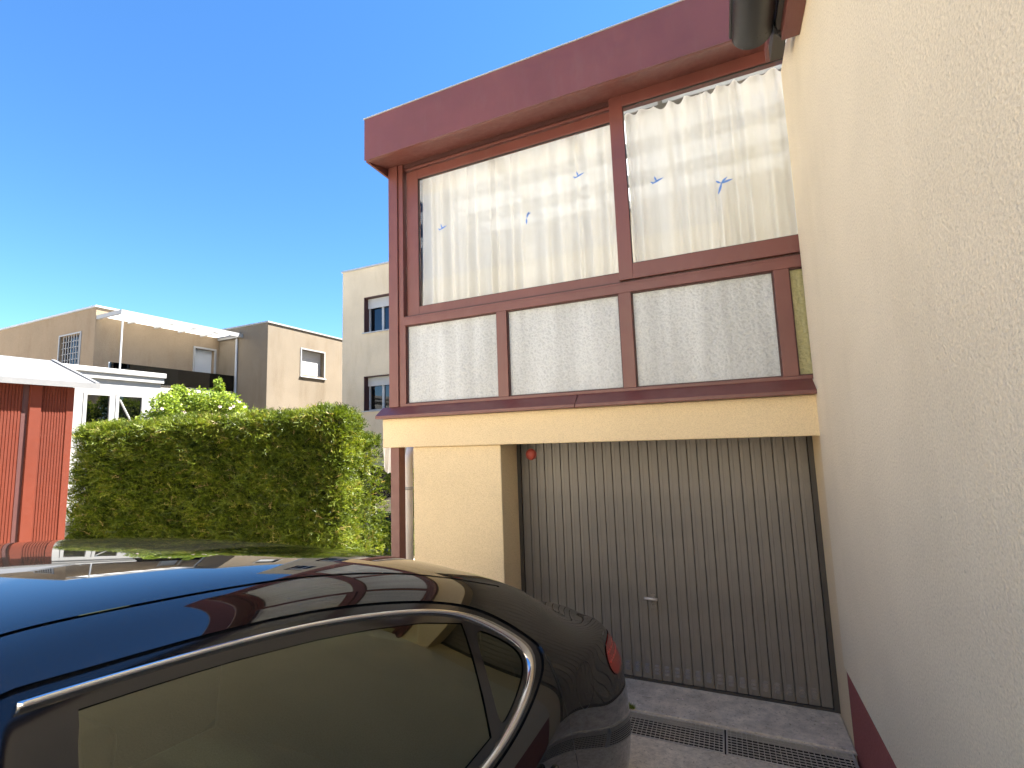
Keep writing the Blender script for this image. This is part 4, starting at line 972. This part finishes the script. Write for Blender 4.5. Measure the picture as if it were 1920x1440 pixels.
# door handles and mirrors
def cbox(x0, x1, y0, y1, z0, z1): 
    v = [(x, y, z) for z in (z0, z1) for x, y in ((x0, y0), (x1, y0), (x1, y1), (x0, y1))]
    return [tuple(p) for p in to_world(np.array(v))], [(3, 2, 1, 0), (4, 5, 6, 7), (0, 1, 5, 4), (1, 2, 6, 5), (2, 3, 7, 6), (3, 0, 4, 7)]
def cpart(name, mat, parent, boxes, bevel=.03, seg=3):
    mb = MB()
    for b in boxes: mb.add(*cbox(*b))
    return mb.build(name, mat, parent, True, bevel, seg)
for s in (1, -1):
    for y in (-1.72, -2.98): cpart('door_handle', M['car'], CAR, [(s*.915, s*.945, y-.10, y+.10, .80, .83)], .012)
    m_ = cpart('wing_mirror', M['car'], CAR, [(s*.93, s*1.06, -3.62, -3.50, .98, 1.12)], .035, 4); cpart('mirror_arm', M['rubber'], m_, [(s*.86, s*.945, -3.60, -3.54, .98, 1.01)], .008)
    for y, nm in ((WR, 'rear'), (WF, 'front')):
        pts = [(.20, .10), (.225, .095), (.25, .115), (.315, .120), (.338, .105), (.345, .075), (.345, -.075), (.338, -.105), (.315, -.12), (.25, -.115), (.20, -.10)]
        n = 40; V = []; Fc = []
        for i in range(n):
            a = 2*math.pi*i/n
            for r_, x in pts: V.append((s*.80+x*.9, y+r_*.89*math.cos(a), .307+r_*.89*math.sin(a)))
        m = len(pts)
        for i in range(n):
            for k in range(m-1): j = (i+1) % n; Fc.append((i*m+k, j*m+k, j*m+k+1, i*m+k+1))
        wh = MB().add([tuple(p) for p in to_world(np.array(V))], Fc).build('wheel', M['tyre'], CAR, True)
        mb = MB(); n = 10
        xo = s*.80+s*.075
        def wp(r_, a, x): return (x, y+r_*.89*math.cos(a), .307+r_*.89*math.sin(a))
        for i in range(n):
            a = 2*math.pi*i/n; v = [wp(.05, a-.25, xo), wp(.05, a+.25, xo), wp(.222, a+.07, xo-s*.005), wp(.222, a-.07, xo-s*.005)]; v += [(p[0]-s*.03, p[1], p[2]) for p in v]
            mb.add([tuple(p) for p in to_world(np.array(v))], [(0, 1, 2, 3), (4, 7, 6, 5), (0, 4, 5, 1), (1, 5, 6, 2), (2, 6, 7, 3), (3, 7, 4, 0)])
        ring = [wp(r_, 2*math.pi*i/40, x) for r_, x in ((.232, xo+s*.012), (.215, xo), (.205, xo-s*.12)) for i in range(40)]
        mb.add([tuple(p) for p in to_world(np.array(ring))], [(k*40+i, k*40+(i+1) % 40, (k+1)*40+(i+1) % 40, (k+1)*40+i) for k in range(2) for i in range(40)])
        hubp = [wp(.06, 2*math.pi*i/20, x) for x in (xo+s*.008, xo-s*.05) for i in range(20)]
        mb.add([tuple(p) for p in to_world(np.array(hubp))], [tuple(range(20)), *[(i, (i+1) % 20, 20+(i+1) % 20, 20+i) for i in range(20)]])
        mb.build('rim', M['alloy'], wh)
# underbody, cabin and seats
cpart('underbody', M['rubber'], CAR, [(-.60, .60, -4.7, -.15, .20, .40), (-.86, .86, -3.45, -1.50, .19, .30)], .02)
cb = cpart('cabin_lining', M['trim_int'], CAR, [(-.80, .80, -3.6, -1.2, .30, .42), (-.78, .78, -1.25, -.70, .75, .93), (-.80, .80, -3.75, -3.45, .55, .92)], .02)
for s in (1, -1):
    cpart('door_card', M['trim_int'], CAR, [(s*.80, s*.845, -3.5, -1.35, .40, .90)], .015)
    cpart('front_seat', M['seat'], CAR, [(s*.14, s*.66, -3.25, -2.72, .42, .60), (s*.14, s*.66, -2.80, -2.62, .55, 1.10)], .05, 4)
    cpart('headrest', M['seat'], CAR, [(s*.27, s*.53, -2.74, -2.64, 1.13, 1.28)], .035, 4)
    cpart('rear_headrest', M['seat'], CAR, [(s*.25, s*.52, -1.42, -1.32, 1.0, 1.14)], .035, 4)
cpart('rear_seat', M['seat'], CAR, [(-.70, .70, -2.05, -1.5, .42, .62), (-.70, .70, -1.58, -1.36, .55, 1.02)], .06, 4)
MB().tube([tuple(to_world(np.array(p))) for p in [(.02+.19*math.cos(a)+.38, -3.30, .92+.18*math.sin(a)) for a in np.linspace(0, 6.28, 25)]], .014, 8).build('steering_wheel', M['rubber'], CAR, True)
